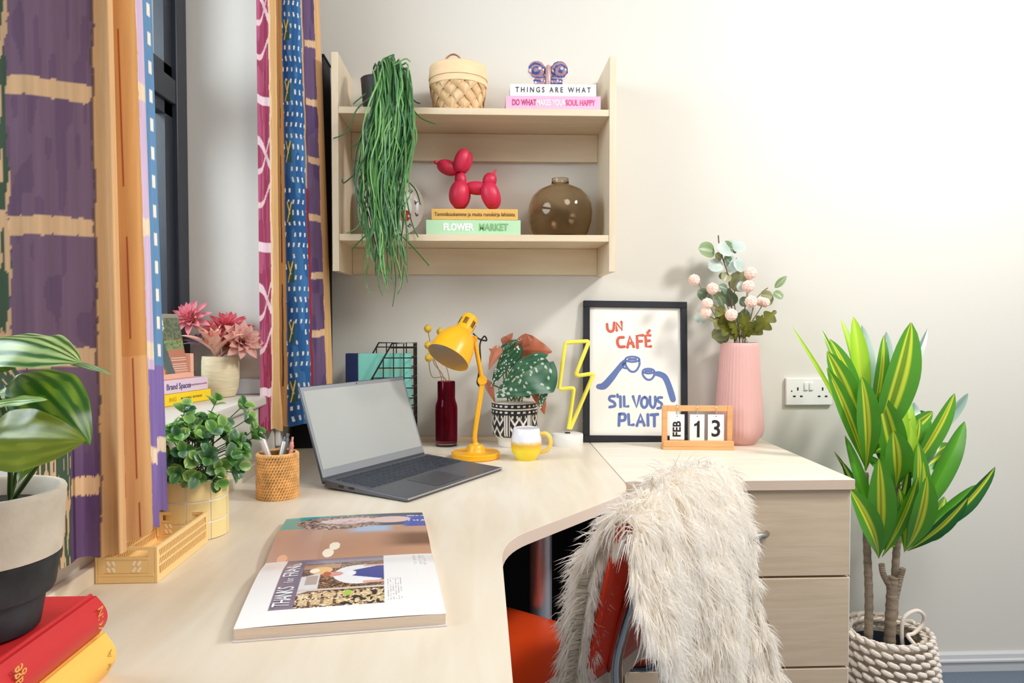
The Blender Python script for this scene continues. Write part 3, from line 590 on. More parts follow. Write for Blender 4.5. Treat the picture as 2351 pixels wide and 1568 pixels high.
# ------------------------------------------------------------------ burgundy vase with dried berries
def glassmat(name, col, dens=1):
    if name in _mats: return _mats[name]
    m, nt, b = nodes_of(name); nt.nodes.remove(b); g = N(nt, 'ShaderNodeBsdfGlass'); g.inputs['Color'].default_value = (*lin(col), 1); g.inputs['Roughness'].default_value = 0; g.inputs['IOR'].default_value = 1.35
    nt.links.new(g.outputs[0], nt.nodes['Material Output'].inputs[0]); _mats[name] = m; return m
vc = Vector((at(1025, 1010, 2.085).x, 2.085, DZ)); vs_ = thing('glass_bottle_vase', 'burgundy glass bottle vase holding dried stems behind the laptop', 'vase', vc)
obj('body', MB().lathe([(0, .0105), (.030, .0105), (.0318, .014), (.0322, .110), (.0310, .120), (.0268, .132), (.0255, .140), (.0255, .186), (.0245, .188), (.0235, .186), (.0235, .140), (.0245, .130), (.0285, .119), (.0295, .110), (.0292, .018), (0, .018)], 40), glassmat('burgundy_glass', (214, 136, 164)), vs_)
obj('clear_base', MB().lathe([(0, 0), (.030, 0), (.0318, .002), (.0318, .0100), (0, .0100)], 40), mat('clear_glass', (238, 232, 236), .03, trans=1, ior=1.4), vs_)
for i, (px, py, Y) in enumerate(((982, 755, 2.09), (983, 793, 2.075), (984, 822, 2.065), (1011, 762, 2.11))):
    st = thing('dried_stem', ('dried stem in the burgundy vase carrying the %s yellow berry head' % ('topmost left', 'middle left', 'lowest left', 'half hidden right')[i]), 'dried flower', vc + Vector((0, 0, .02)), group='dried stems in the burgundy vase')
    tip = at(px, py, Y); foot = vc + Vector((-.008 + .004 * i, .0, .022)); mouth = vc + Vector((-.012 + .007 * i, .003 * i - .006, .186))
    mid = (mouth + tip) * .5 + Vector((-.006, 0, -.012 if i == 2 else 0))
    if i == 2: mid = at(992, 865, 2.075)
    obj('stem', MB().tube(spline([foot, mouth, mid, tip], 6), .0012, 6), mat('dry_stem', (146, 112, 56), .8), st, world=True)
    hd = MB(); R = .0115
    hd.lathe([(0, -R), (.005, -R * .9), (.0095, -R * .5), (.0118, 0), (.0105, R * .5), (.007, R * .82), (.004, R * .9), (.0045, R * 1.1), (0, R * 1.05)], 14, M=Matrix.Translation(tip), rib=lambda r, z, a: r * (1 + .05 * math.cos(7 * a)))
    obj('berry_head', hd, mat('berry_yellow', (214, 178, 62), .7, bump=.6, bscale=400), st, world=True)

# ------------------------------------------------------------------ leaves
def leaf_mesh(name, ratio, shape='lance', nu=14, nv=7, bulge=.08, fold=.12, wave=0, col=None, curl=0, seed=0):
    U = np.linspace(0, 1, nu); V = np.linspace(-1, 1, nv); vs = []; cs = []
    for u in U:
        if shape == 'lance': hw = math.sin(PI * min(1, u ** .85 * .985 + .015)) ** .8
        elif shape == 'strap': hw = min(1, .28 + 2.0 * u) * (max(0, 1 - u) ** .55) * 1.15 if u < .999 else 0
        elif shape == 'round': hw = math.sqrt(max(0, 1 - (2 * u - 1) ** 2)) ** .9 * (1 - .12 * u)
        elif shape == 'spoon': hw = (.35 + .65 * math.sin(PI * min(1, u * .9))) * (max(0, 1 - u ** 5) ** .6)
        elif shape == 'wing': hw = min(1, (u * 4.5 + .02) ** .5) * (max(0, 1 - u) ** .8) * 1.22
        elif shape == 'drac': hw = math.sin(PI * min(1, u ** 1.3 * .99 + .006)) ** .68 * (.72 + .28 * min(1, u * 2.5))
        else: hw = math.sin(PI * u) ** .6
        for v in V:
            k = hw * ratio / 2
            asym = 1.0
            if shape == 'wing': asym = 1.25 if v > 0 else .8
            x = u + (-.16 * abs(v) ** 1.5 * max(0, 1 - u * 3.0) if shape == 'wing' else 0); y = v * k * asym
            z = bulge * 4 * u * (1 - u) - curl * u * u * 0 + fold * abs(v) * k + wave * k * math.sin(u * 17 + seed) * abs(v)
            vs.append((x, y, z)); cs.append(lin(col(u, v)) if col else (1, 1, 1))
    fs = [(i * nv + j, i * nv + j + 1, (i + 1) * nv + j + 1, (i + 1) * nv + j) for i in range(nu - 1) for j in range(nv - 1)]
    me = bpy.data.meshes.new(name); me.from_pydata(vs, [], fs); me.polygons.foreach_set('use_smooth', [True] * len(fs)); set_col(me, np.array(cs)); return me
def put_leaf(me, parent, base, tip, nrm, m, name='leaf', wscale=1):
    base = Vector(base); tip = Vector(tip); X = (tip - base); L = X.length; X.normalize(); Z = Vector(nrm); Z = Z - X * Z.dot(X)
    Z = Z.normalized() if Z.length > 1e-5 else X.orthogonal().normalized(); Y = Z.cross(X)
    M = Matrix(((X.x, Y.x, Z.x, base.x), (X.y, Y.y, Z.y, base.y), (X.z, Y.z, Z.z, base.z), (0, 0, 0, 1))) @ Matrix.Diagonal((L, L * wscale, L, 1))
    o = bpy.data.objects.new(name, me); COL.objects.link(o)
    if not me.materials: me.materials.append(m)
    o.parent = parent; o.matrix_basis = wmat(parent).inverted() @ M
    return o
def mixc(a, b, t): t = max(0, min(1, t)); return tuple(x + (y - x) * t for x, y in zip(a, b))
LEAFM = amat('leaf_surface', .38, trans=.25, spec=.4)
LEAFG = amat('leaf_gloss', .28, trans=.3, spec=.5)
TOCAM = Vector((0, -1, .25))

# ------------------------------------------------------------------ begonia
bc = Vector((at(1181, 1000, 2.085).x, 2.085, DZ)); bg = thing('potted_begonia', 'spotted begonia in a black and white patterned pot beside the mug', 'potted plant', bc)
H = .130
def potcol(a, z):
    t = z / H; d = (26, 26, 28); wh = (236, 230, 220); A = (a / (2 * PI) * 6) % 1; zz = (t - .33) / .67
    if t < .24: return wh
    if t > .97: return wh
    if .84 < t < .875: return wh
    if .885 < t < .96: return wh if (abs(((a * 12 / PI) % 1) - .5) < .22 and abs(t - .92) < .02) else d
    if .76 < t < .84: return wh if (abs(((a * 12 / PI) % 1) - .5) < .22 and abs(t - .795) < .02) else d
    u = A; v = (t - .26) / .5
    if u < .30: return wh if (abs(u - .05) < .025 or abs(u - .15) < .025 or abs(u - .25) < .025) and .02 < v < .95 else d
    w_ = (u - .30) / .70
    zig = abs(((w_ * 2) % 1) - .5) * 2
    for off in (.10, .52): 
        if abs(v - off - zig * .30) < .075: return wh
    if v > .8 and abs(((w_ * 4) % 1) - .5) < .15 and v < .92: return wh
    if v < .12 and abs(((w_ * 2) % 1) - .5) < .2 - v: return wh
    return d
def wrap_pot(name, prof, colf, m, parent, na=160, nz=70):
    R = np.array(prof)
    def pf(U, V): a = U * 2 * PI; z = V * (R[-1, 1] - R[0, 1]) + R[0, 1]; r = np.interp(z, R[:, 1], R[:, 0]); return r * np.cos(a), r * np.sin(a), z
    def cf(U, V):
        z = V * (R[-1, 1] - R[0, 1]) + R[0, 1]; c = np.array([lin(colf(a * 2 * PI, q)) for a, q in zip(U, z)]); return c[:, 0], c[:, 1], c[:, 2]
    return obj(name, grid_mesh(name, na, nz, pf, cf), m, parent)
wrap_pot('pot', [(.0450, .0001), (.0468, .003), (.0475, .018), (.0500, .024), (.0600, .032), (.0660, .038), (.0670, .06), (.0670, .124), (.0660, .1295), (.064, .130)], potcol, amat('painted_pot', .5), bg, 200, 100)
obj('pot_inner', MB().lathe([(.0645, .130), (.062, .129), (.060, .110), (.058, .1095), (0, .1095)], 40), mat('pot_white_inner', (226, 218, 208), .6), bg)
obj('soil', MB().lathe([(.0575, .108), (.0575, .112), (.03, .116), (0, .118)], 30), mat('soil_dark', (34, 28, 22), .95, bump=1, bscale=300), bg)
def beg_col(seed, top=True, pale=0):
    r = random.Random(seed); dots = [(r.random(), r.uniform(-.9, .9)) for _ in range(62)]
    def f(u, v):
        if not top: return mixc((176, 96, 66), (206, 140, 116), pale + .3 * abs(v))
        c = mixc((26, 62, 40), (60, 112, 76), .6 * abs(math.sin(v * 9 + u * 5)) + pale); c = mixc(c, (110, 160, 140), pale)
        if abs(v) < .04: c = mixc(c, (120, 150, 90), .6)
        for du, dv in dots:
            if (u - du) ** 2 + ((v - dv) * min(1, (u * 4.5 + .02) ** .5) * (1.0001 - u) ** .8 * .42) ** 2 < .00026: return (214, 226, 214)
        return c
    return f
def BL(b_, t_, Yb, Yt, ratio, nrm, top, pale, seed, bulge=.12, fold=-.35):
    me = leaf_mesh('leaf', ratio, 'wing', 64, 47, bulge, fold, .10, beg_col(seed, top, pale), seed=seed)
    return put_leaf(me, bg, at(*b_, Yb), at(*t_, Yt), nrm, LEAFM)
bl = [((1246, 832), (1136, 912), 2.00, 1.975, .80, (.1, -1, .7), True, .25, 1, .10),      # big front leaf
      ((1244, 836), (1240, 940), 2.005, 1.985, .50, (.5, -1, .3), True, .12, 2, .08),
      ((1180, 800), (1127, 888), 2.06, 2.02, .46, (-.5, -1, .3), True, .0, 3, .12),
      ((1155, 800), (1200, 778), 2.09, 2.10, .5, (0, -.6, 1), True, .1, 4, .1),
      ((1160, 790), (1178, 764), 2.10, 2.08, .7, (.2, -1, .2), False, .5, 5, .1),
      ((1140, 800), (1122, 850), 2.085, 2.06, .5, (-.4, -1, -.2), False, .45, 6, .1),
      ((1190, 805), (1268, 808), 2.11, 2.09, .9, (0, -1, .3), False, .05, 7, .14),
      ((1225, 830), (1210, 768), 2.12, 2.10, .9, (0, -1, .2), False, .1, 8, .1),
      ((1225, 880), (1250, 952), 2.04, 2.02, .55, (.3, -1, 0), False, -.1, 9, .08),
      ((1118, 880), (1137, 925), 2.06, 2.04, .4, (-.2, -1, 0), False, .3, 10, .08),
      ((1205, 900), (1215, 915), 2.05, 2.04, 1.3, (.2, -1, .3), True, .0, 11, .08),
      ((1150, 815), (1122, 800), 2.10, 2.09, .7, (0, -1, .3), False, .35, 12, .1)]
for q in bl: BL(*q[:9], bulge=q[9])
for q in bl:
    a = bc + Vector((rnd.uniform(-.02, .02), rnd.uniform(-.02, .02), .116)); e_ = at(*q[0], q[2]); m_ = (a + e_) * .5 + Vector((0, .01, .015))
    obj('stem', MB().tube(spline([a, m_, e_], 6), .0018, 6), mat('begonia_stem', (96, 110, 60), .5), bg, world=True)

# ------------------------------------------------------------------ neon bolt lamp
nc = Vector((at(1303, 1015, 2.085).x, 2.085, DZ)); ne = thing('bolt_lamp', 'yellow lightning bolt tube lamp on a round white base', 'lamp', nc)
obj('base', MB().lathe([(0, 0), (.0435, 0), (.0450, .002), (.0455, .030), (.0445, .0335), (.041, .0345), (0, .0345)], 48), WHITE, ne)
obj('socket', MB().lathe([(0, .0345), (.008, .0345), (.008, .037), (0, .037)], 20), BLACKM, ne)
bp = [(1305, 985), (1316, 905), (1316.5, 893), (1311, 891), (1292, 893), (1284.5, 892), (1285, 884), (1297, 795), (1300, 788), (1308, 786), (1344, 783.5), (1350, 785), (1349, 792), (1325, 852), (1324, 860), (1331, 862), (1354, 858.5), (1360, 861), (1359, 868), (1309, 985)]
pts = spline([at(x, y, 2.085) for x, y in bp], 3)
obj('bolt_tube', MB().tube(pts, .0058, 12), mat('neon_yellow', (238, 224, 84), .35, emit=.08), ne, world=True)
obj('tube_back', MB().tube([q + Vector((0, .0048, 0)) for q in pts], .0052, 8), mat('tube_white', (240, 238, 226), .4), ne, world=True)

# ------------------------------------------------------------------ framed poster
FB = .4605; FW = .316; FH = .424; ly = 2.120; lean = math.asin(.038 / FH)
fr = thing('framed_poster', 'black framed coffee poster with orange and blue brush lettering leaning on the wall', 'picture', (FB, ly, DZ + .0005)); fr.rotation_euler = (-lean, .012, 0)
FBLK = mat('frame_black', (30, 32, 38), .42); wv = .0195
for a in ((-FW / 2, FW / 2, 0, wv), (-FW / 2, FW / 2, FH - wv, FH)): obj('frame_bar', MB().box(a[0], a[1], 0, .014, a[2], a[3]), FBLK, fr, bevel=.0015)
for s in (-1, 1): obj('frame_bar', MB().box(min(s * FW / 2, s * (FW / 2 - wv)), max(s * FW / 2, s * (FW / 2 - wv)), .0002, .0138, wv, FH - wv), FBLK, fr, bevel=.0015)
obj('backing', MB().box(-FW / 2 + .004, FW / 2 - .004, .0105, .0135, .004, FH - .004), mat('backing_board', (120, 96, 70), .8), fr)
obj('print_sheet', MB().box(-FW / 2 + wv - .002, FW / 2 - wv + .002, .0092, .0102, wv - .002, FH - wv + .002), mat('poster_paper', (240, 236, 228), .55), fr)
L0, R0, T0_, B0_ = 1349., 1567., 705., 999.   # paper edges in the photograph
def pp(x, y): return ((x - (L0 + R0) / 2) / (R0 - L0) * (FW - 2 * wv), wv + (B0_ - y) / (B0_ - T0_) * (FH - 2 * wv))
def stroke(mb, pts, w_, yl=.0086):
    """flat brush stroke with round ends, pts in poster units"""
    P = [Vector((a, b)) for a, b in pts]; ws = w_ if isinstance(w_, list) else [w_] * len(P)
    left = []; right = []; n = len(P)
    for i, q in enumerate(P):
        t = (P[min(i + 1, n - 1)] - P[max(i - 1, 0)]); t = t.normalized() if t.length > 1e-9 else Vector((1, 0)); nn = Vector((-t.y, t.x)) * ws[i] / 2
        left.append(q + nn); right.append(q - nn)
    for i in range(n - 1):
        mb.add([(left[i].x, yl, left[i].y), (left[i + 1].x, yl, left[i + 1].y), (right[i + 1].x, yl, right[i + 1].y), (right[i].x, yl, right[i].y)], [(0, 1, 2, 3)])
    for q, ww in ((P[0], ws[0]), (P[-1], ws[-1])):
        mb.add([(q.x + ww / 2 * math.cos(2 * PI * k / 12), yl - .00004, q.y + ww / 2 * math.sin(2 * PI * k / 12)) for k in range(12)], [tuple(range(12))])
def S(mb, px, w_, smooth=True, n=6):
    P = [pp(*q) for q in px]
    if smooth and len(P) > 2: P = [(v.x, v.y) for v in spline([Vector((a, b, 0)) for a, b in P], n)]
    stroke(mb, P, w_)
u_ = (FW - 2 * wv) / (R0 - L0)      # metres per poster pixel
ORG = mat('poster_orange', (206, 96, 76), .6); BLU = mat('poster_blue', (98, 118, 174), .6)
z3 = lambda x, y: (1260 + x / 2.904, 520 + y / 2.904)
def word(letters, m, w_, name):
    for l in letters:
        mb = MB()
        for s in l: S(mb, [z3(*q) for q in s[1:]], w_ * u_, s[0] == 'c')
        obj(name, mb, m, fr, smooth=False)
word([[('c', (380, 650), (384, 684), (402, 700), (424, 688), (430, 640))], [('l', (448, 692), (444, 640), (486, 690), (480, 634))]], ORG, 6.5, 'letter')
word([[('c', (494, 738), (462, 742), (452, 770), (466, 800), (500, 800))], [('l', (522, 804), (538, 730), (566, 800)), ('l', (530, 778), (558, 776))], [('l', (592, 806), (588, 726), (630, 722)), ('l', (590, 764), (622, 762))], [('l', (680, 722), (648, 724), (652, 798), (684, 796)), ('l', (650, 760), (676, 758)), ('l', (662, 706), (676, 690))]], ORG, 7, 'letter')
word([[('c', (432, 1132), (402, 1134), (398, 1156), (428, 1172), (434, 1196), (398, 1204))], [('l', (452, 1122), (454, 1136))], [('l', (472, 1134), (474, 1202))], [('l', (498, 1134), (500, 1200), (526, 1198))], [('l', (560, 1132), (584, 1204), (606, 1130))], [('c', (642, 1136), (622, 1150), (618, 1184), (636, 1206), (656, 1190), (658, 1152), (642, 1136))], [('c', (678, 1134), (680, 1184), (698, 1206), (714, 1184), (714, 1134))], [('c', (760, 1138), (736, 1140), (732, 1160), (758, 1178), (756, 1204), (730, 1210))]], BLU, 6.5, 'letter')
word([[('l', (462, 1326), (466, 1250)), ('c', (466, 1250), (502, 1252), (502, 1288), (468, 1294))], [('l', (528, 1252), (532, 1322), (562, 1320))], [('l', (586, 1326), (612, 1250), (638, 1324)), ('l', (596, 1300), (628, 1300))], [('l', (662, 1252), (664, 1324))], [('l', (684, 1254), (732, 1250)), ('l', (708, 1252), (708, 1328))]], BLU, 7, 'letter')
cups = MB()
for (cx, cy, rx, ry, dep) in ((556, 884, 48, 24, 66), (668, 962, 40, 22, 46)):
    el = [(cx + rx * math.cos(t), cy + ry * math.sin(t) * .75) for t in np.linspace(0, 2 * PI, 25)]; S(cups, [z3(*q) for q in el], 4.2 * u_, True, 2)
    bd = [(cx - rx, cy), (cx - rx * .96, cy + dep * .6), (cx - rx * .3, cy + dep * 1.2), (cx + rx * .45, cy + dep * 1.2), (cx + rx, cy + dep * .6), (cx + rx, cy)]; S(cups, [z3(*q) for q in bd], 5.0 * u_)
    S(cups, [z3(cx - rx * .5, cy), z3(cx + rx * .5, cy)], 6 * u_, False)
S(cups, [z3(510, 905), z3(492, 915), z3(494, 940), z3(516, 945)], 4 * u_)
obj('cup_drawing', cups, BLU, fr, smooth=False)
for arm, ws in ((((322, 1068), (360, 1062), (410, 1010), (450, 960), (486, 918), (506, 896)), [12, 17, 16, 13, 13, 9]), (((712, 980), (740, 980), (780, 1000), (806, 1050), (826, 1110), (838, 1150)), [9, 13, 14, 14, 15, 14])):
    mb = MB(); P = [pp(*z3(*q)) for q in arm]; sp_ = spline([Vector((a, b, 0)) for a, b in P], 6); ww = [float(v) * u_ for v in np.interp(np.linspace(0, 5, len(sp_)), range(6), ws)]
    stroke(mb, [(v.x, v.y) for v in sp_], ww); obj('arm_drawing', mb, BLU, fr, smooth=False)

# ------------------------------------------------------------------ flip calendar
cal = thing('flip_calendar', 'small wooden flip calendar showing FEB 1 3 in front of the pink vase', 'calendar', ((.513 + .708) / 2, 1.998, DZ), math.atan2(-.016, .195))
CW = wood('calendar_beech', (232, 180, 122), (214, 154, 96), (1, 12, 12), 6, .5); hw = .0985
obj('base', MB().box(-hw - .001, hw + .001, -.012, .030, 0, .0085), CW, cal, bevel=.001)
obj('base_lip', MB().box(-hw, hw, -.0118, .006, .0087, .0245), CW, cal, bevel=.0012)
for s in (-1, 1): obj('upright', MB().box(s * hw - (.0145 if s > 0 else 0), s * hw + (.0145 if s < 0 else 0), .008, .020, .009, .1225), CW, cal, bevel=.001)
obj('top_bar', MB().box(-hw + .0147, hw - .0147, .008, .020, .1065, .1225), CW, cal, bevel=.001)
INK = mat('print_black', (36, 32, 34), .5); CARD = mat('calendar_card', (240, 236, 234), .6); WIRE = mat('ring_wire', (206, 206, 208), .2, .9)
for x, wd, s_, sz, rot in ((-.057, .041, 'FEB', .031, True), (-.001, .041, '1', .066, False), (.052, .045, '3', .066, False)):
    c_ = obj('number_card', MB().box(x - wd / 2, x + wd / 2, .0065, .0085, .019 if not rot else .026, .098), CARD, cal)
    for j in range(3): obj('card_leaf', MB().box(x - wd / 2 + .0008, x + wd / 2 - .0008, .0088 + j * .0008, .0094 + j * .0008, .021, .0975), CARD, cal)
    if s_ == '1':
        one = [(-.0035, 0), (.0042, 0), (.0042, .047), (-.0006, .047), (-.0040, .0415), (-.0115, .0375), (-.0115, .0310), (-.0035, .0340)]
        obj('date_text', MB().prism(one, 0, .0004, M=Matrix.Translation((x + .003, .0063, .033)) @ Matrix.Rotation(PI / 2, 4, 'X')), INK, cal, smooth=False); 
    else: text('date_text', s_, sz, INK, cal, (x, .0063, .056), (PI / 2, -PI / 2, 0) if rot else (PI / 2, 0, 0), bold=.0009, sx=.95)
    ring = [Vector((x, .0135 + .0105 * math.cos(t), .1105 + .015 * math.sin(t))) for t in np.linspace(0, 2 * PI, 20, endpoint=False)]
    obj('ring', MB().tube(ring, .0009, 6, closed=True), WIRE, cal)
    obj('punch_hole', MB().lathe([(0, 0), (.0014, 0), (.0014, .0004), (0, .0004)], 10, M=Matrix.Translation((x, .0064, .093)) @ Matrix.Rotation(PI / 2, 4, 'X')), INK, cal)

# ------------------------------------------------------------------ pink vase and bouquet
pc = Vector((at(1696, 1000, 2.093).x, 2.093, DZ)); pv = thing('ribbed_vase', 'tall pink ribbed ceramic vase on the drawer unit', 'vase', pc)
prof = [(0, .0), (.044, 0), (.046, .003), (.055, .012), (.066, .026), (.0710, .042), (.0715, .055), (.069, .085), (.0635, .16), (.0585, .225), (.0545, .285), (.0535, .297), (.052, .299), (.0500, .297), (.0505, .285), (.055, .2), (.06, .1), (0, .06)]
obj('body', MB().lathe(prof, 160, rib=lambda r, z, a: r + (.0006 * math.cos(40 * a) if .02 < z < .292 and r > .0512 else 0)), mat('pink_ceramic', (224, 174, 168), .5), pv)

z7 = lambda x, y: (1560 + x / 5.807, 530 + y / 5.807)
# bouquet : each stem is its own sprig standing in the pink vase
EU = lambda c1, c2: (lambda u, v: mixc(c1, c2, .5 * abs(v) + .3 * u) if abs(v) > .05 else mixc(c1, (210, 214, 190), .5))
eu_pal = {'g': ((112, 140, 92), (150, 168, 118)), 'p': ((186, 204, 198), (214, 226, 222)), 'd': ((92, 116, 92), (126, 146, 118)), 'o': ((140, 142, 98), (170, 168, 128))}
eu_me = {k: leaf_mesh('leaf', .95, 'round', 10, 7, .05, .15, 0, EU(*v)) for k, v in eu_pal.items()}
eu_th = {k: leaf_mesh('leaf', .42, 'lance', 10, 7, .05, .15, 0, EU(*v)) for k, v in eu_pal.items()}
TWIG = mat('twig_brown', (112, 84, 70), .8); BOUQ = 'stems in the pink vase'
mouth = pc + Vector((0, 0, .295))
def sprig(name, label, cat, path, r=.0016, m=TWIG):
    t = thing(name, label, cat, pc + Vector((0, 0, .065)), group=BOUQ)
    p0 = pc + Vector((rnd.uniform(-.02, .02), rnd.uniform(-.02, .015), .065)); q = mouth + Vector((rnd.uniform(-.028, .028), rnd.uniform(-.025, .02), 0))
    pts = [p0, q] + [at(*z7(x, y), Y) for x, y, Y in path]
    obj('stem', MB().tube(spline(pts, 6), r, 6), m, t, world=True); return t
def eul(t, lst, Y, me=eu_me):
    for bx, by, tx, ty, k in lst:
        dy = rnd.uniform(-.02, .012)
        put_leaf(me[k], t, at(*z7(bx, by), Y), at(*z7(tx, ty), min(2.15, Y + dy)), (rnd.uniform(-.35, .35), -1, rnd.uniform(0, .5)), LEAFM, wscale=1)
e1 = sprig('eucalyptus_sprig', 'tallest eucalyptus sprig with pale round leaves in the pink vase', 'foliage', [(690, 980, 2.10), (660, 640, 2.10), (580, 380, 2.10), (530, 180, 2.105), (518, 60, 2.105)], .0020)
eul(e1, [(470, 280, 250, 240, 'g'), (560, 240, 500, 250, 'p'), (700, 260, 500, 240, 'p'), (700, 250, 560, 170, 'g'), (700, 220, 890, 220, 'p'), (720, 180, 640, 130, 'p'), (580, 440, 380, 490, 'p'), (560, 380, 470, 310, 'o'), (680, 440, 600, 340, 'd'), (670, 560, 740, 380, 'p'), (700, 470, 640, 330, 'p'), (860, 520, 720, 400, 'p'), (760, 290, 690, 230, 'd'), (600, 560, 540, 640, 'd'), (640, 560, 590, 680, 'o')], 2.105)
e2 = sprig('eucalyptus_sprig', 'eucalyptus sprig with green leaves leaning left in the pink vase', 'foliage', [(640, 1000, 2.09), (560, 900, 2.085), (470, 860, 2.085), (420, 820, 2.09)], .0013)
eul(e2, [(400, 900, 240, 800, 'd'), (390, 830, 330, 960, 'd'), (560, 900, 450, 830, 'g'), (580, 1000, 520, 870, 'd'), (640, 780, 520, 740, 'd'), (360, 1200, 195, 1130, 'p'), (640, 1350, 430, 1420, 'o'), (640, 1480, 480, 1340, 'g')], 2.09)
e3 = sprig('eucalyptus_sprig', 'eucalyptus sprig with olive leaves leaning right in the pink vase', 'foliage', [(940, 1200, 2.09), (1000, 950, 2.09), (1110, 810, 2.09), (1180, 760, 2.09)], .0013)
eul(e3, [(1070, 850, 1240, 880, 'o'), (1250, 820, 1380, 900, 'g'), (1080, 830, 1230, 980, 'o'), (900, 880, 830, 1010, 'd'), (960, 980, 820, 930, 'd'), (880, 700, 770, 790, 'p')], 2.09)
eul(e3, [(1270, 760, 1430, 600, 'g')], 2.09, eu_th)
e4 = sprig('eucalyptus_sprig', 'short olive eucalyptus sprig in the middle of the pink vase', 'foliage', [(720, 900, 2.12), (740, 780, 2.12), (760, 360, 2.12)], .0015)
eul(e4, [(720, 800, 870, 540, 'o'), (700, 680, 800, 560, 'd'), (690, 900, 560, 780, 'd'), (720, 1000, 640, 820, 'd'), (820, 1200, 900, 1050, 'd'), (830, 1250, 810, 1080, 'g')], 2.12)
def fern_me():
    col = lambda u, v: mixc((128, 124, 40), (92, 100, 44), abs(v) * .9 + .1 * math.sin(u * 20))
    return leaf_mesh('leaf', .5, 'lance', 22, 9, .06, .1, 0, col)
fm = fern_me(); co = [v.co.copy() for v in fm.vertices]
for i, v in enumerate(fm.vertices): v.co.y *= .45 + .75 * abs(math.sin(v.co.x * PI * 3.5)); v.co.x += .10 * abs(v.co.y) * 2
fl = [((1045, 30), 'x')]
pom = MB(); ico = bmesh.new(); bmesh.ops.create_icosphere(ico, subdivisions=4, radius=1); rr = random.Random(3)
for v in ico.verts:
    n_ = v.co.normalized(); v.co = n_ * (1 + .10 * math.sin(n_.x * 23 + 2 * n_.y) * math.sin(n_.y * 25) * math.cos(n_.z * 22) + rr.uniform(-.07, .07))
pme = bpy.data.meshes.new('flower_head'); ico.to_mesh(pme); ico.free(); pme.materials.append(mat('pale_pink_petals', (250, 216, 202), .9))
heads = [((195, 655, 2.06, 74), 'leftmost', (250, 690)), ((440, 770, 2.06, 76), 'upper left beside the olive leaves', (560, 900)), ((370, 970, 2.05, 74), 'left above another blossom', (520, 1050)), ((350, 1090, 2.055, 74), 'lowest on the left', (470, 1180)), ((690, 1120, 2.04, 80), 'front and centre above the vase', (740, 1200)),
         ((945, 565, 2.08, 80), 'highest on the right', (925, 650)), ((915, 740, 2.07, 80), 'second highest on the right', (910, 850)), ((955, 945, 2.05, 80), 'right of centre', (980, 1050)), ((1080, 940, 2.08, 62), 'between two blossoms on the right', (1090, 1010)), ((1140, 955, 2.07, 62), 'rightmost', (1090, 1020)), ((1090, 1290, 2.10, 40), 'small and low at the right side', (1000, 1330))]
for (x, y, Y, r), w_, (sx, sy) in heads:
    t = sprig('pompom_flower', 'pale pink pompom blossom, ' + w_ + ', in the pink vase', 'flower', [(780 + (sx - 780) * .35, 1330, 2.085), (sx, sy, Y + .005), (x, y, Y)], .0011, mat('green_stem', (128, 116, 84), .7))
    o = bpy.data.objects.new('flower_head', pme); COL.objects.link(o); o.parent = t; c_ = at(*z7(x, y), Y); R = r / 5.807 * Y / F_PX
    o.matrix_basis = wmat(t).inverted() @ (Matrix.Translation(c_) @ Matrix.Diagonal((R, R, R * 1.0, 1)))
fern = sprig('fern_sprig', 'olive green feathery leaves spreading low over the rim of the pink vase', 'foliage', [(780, 1380, 2.07), (800, 1330, 2.07)], .0016)
for b_, t_, Y in (((780, 1420), (390, 1160), 2.055), ((720, 1300), (440, 990), 2.06), ((960, 1390), (1290, 1060), 2.06), ((980, 1340), (1110, 1120), 2.065), ((930, 1420), (830, 1080), 2.05), ((780, 1420), (660, 1180), 2.045), ((850, 1440), (900, 1240), 2.05), ((980, 1370), (1140, 1210), 2.05)):
    put_leaf(fm, fern, at(*z7(*b_), 2.07), at(*z7(*t_), Y), (rnd.uniform(-.3, .3), -1, .4), LEAFM)

# ------------------------------------------------------------------ trailing plant on the top shelf
hc_ = Vector((at(868, 205, 2.035).x, 2.035, TOPZ)); hp_ = thing('trailing_plant', 'trailing green plant in a dark ribbed pot hanging down from the top shelf', 'potted plant', hc_)
obj('pot', MB().lathe([(0, 0), (.038, 0), (.0405, .002), (.0470, .090), (.048, .096), (.046, .098), (.044, .096), (.043, .085), (0, .083)], 48, rib=lambda r, z, a: r + (.0009 * math.sin(z * 900) if .006 < z < .09 else 0)), mat('black_rib_pot', (40, 40, 42), .5), hp_)
obj('soil', MB().lathe([(.0425, .084), (.0425, .087), (0, .09)], 24), mat('soil_dark', (34, 28, 22)), hp_)
mb = MB(); rs_ = random.Random(11); pal = [(38, 92, 42), (54, 118, 52), (84, 144, 66), (30, 76, 44), (112, 166, 88), (64, 122, 74)]
def interp(t, a): return float(np.interp(t, [q[0] for q in a], [q[1] for q in a]))
ctr = [(140, 903), (230, 903), (330, 888), (420, 876), (550, 882), (720, 892)]; wid = [(140, 34), (220, 42), (330, 52), (450, 46), (560, 42), (640, 38), (720, 30)]
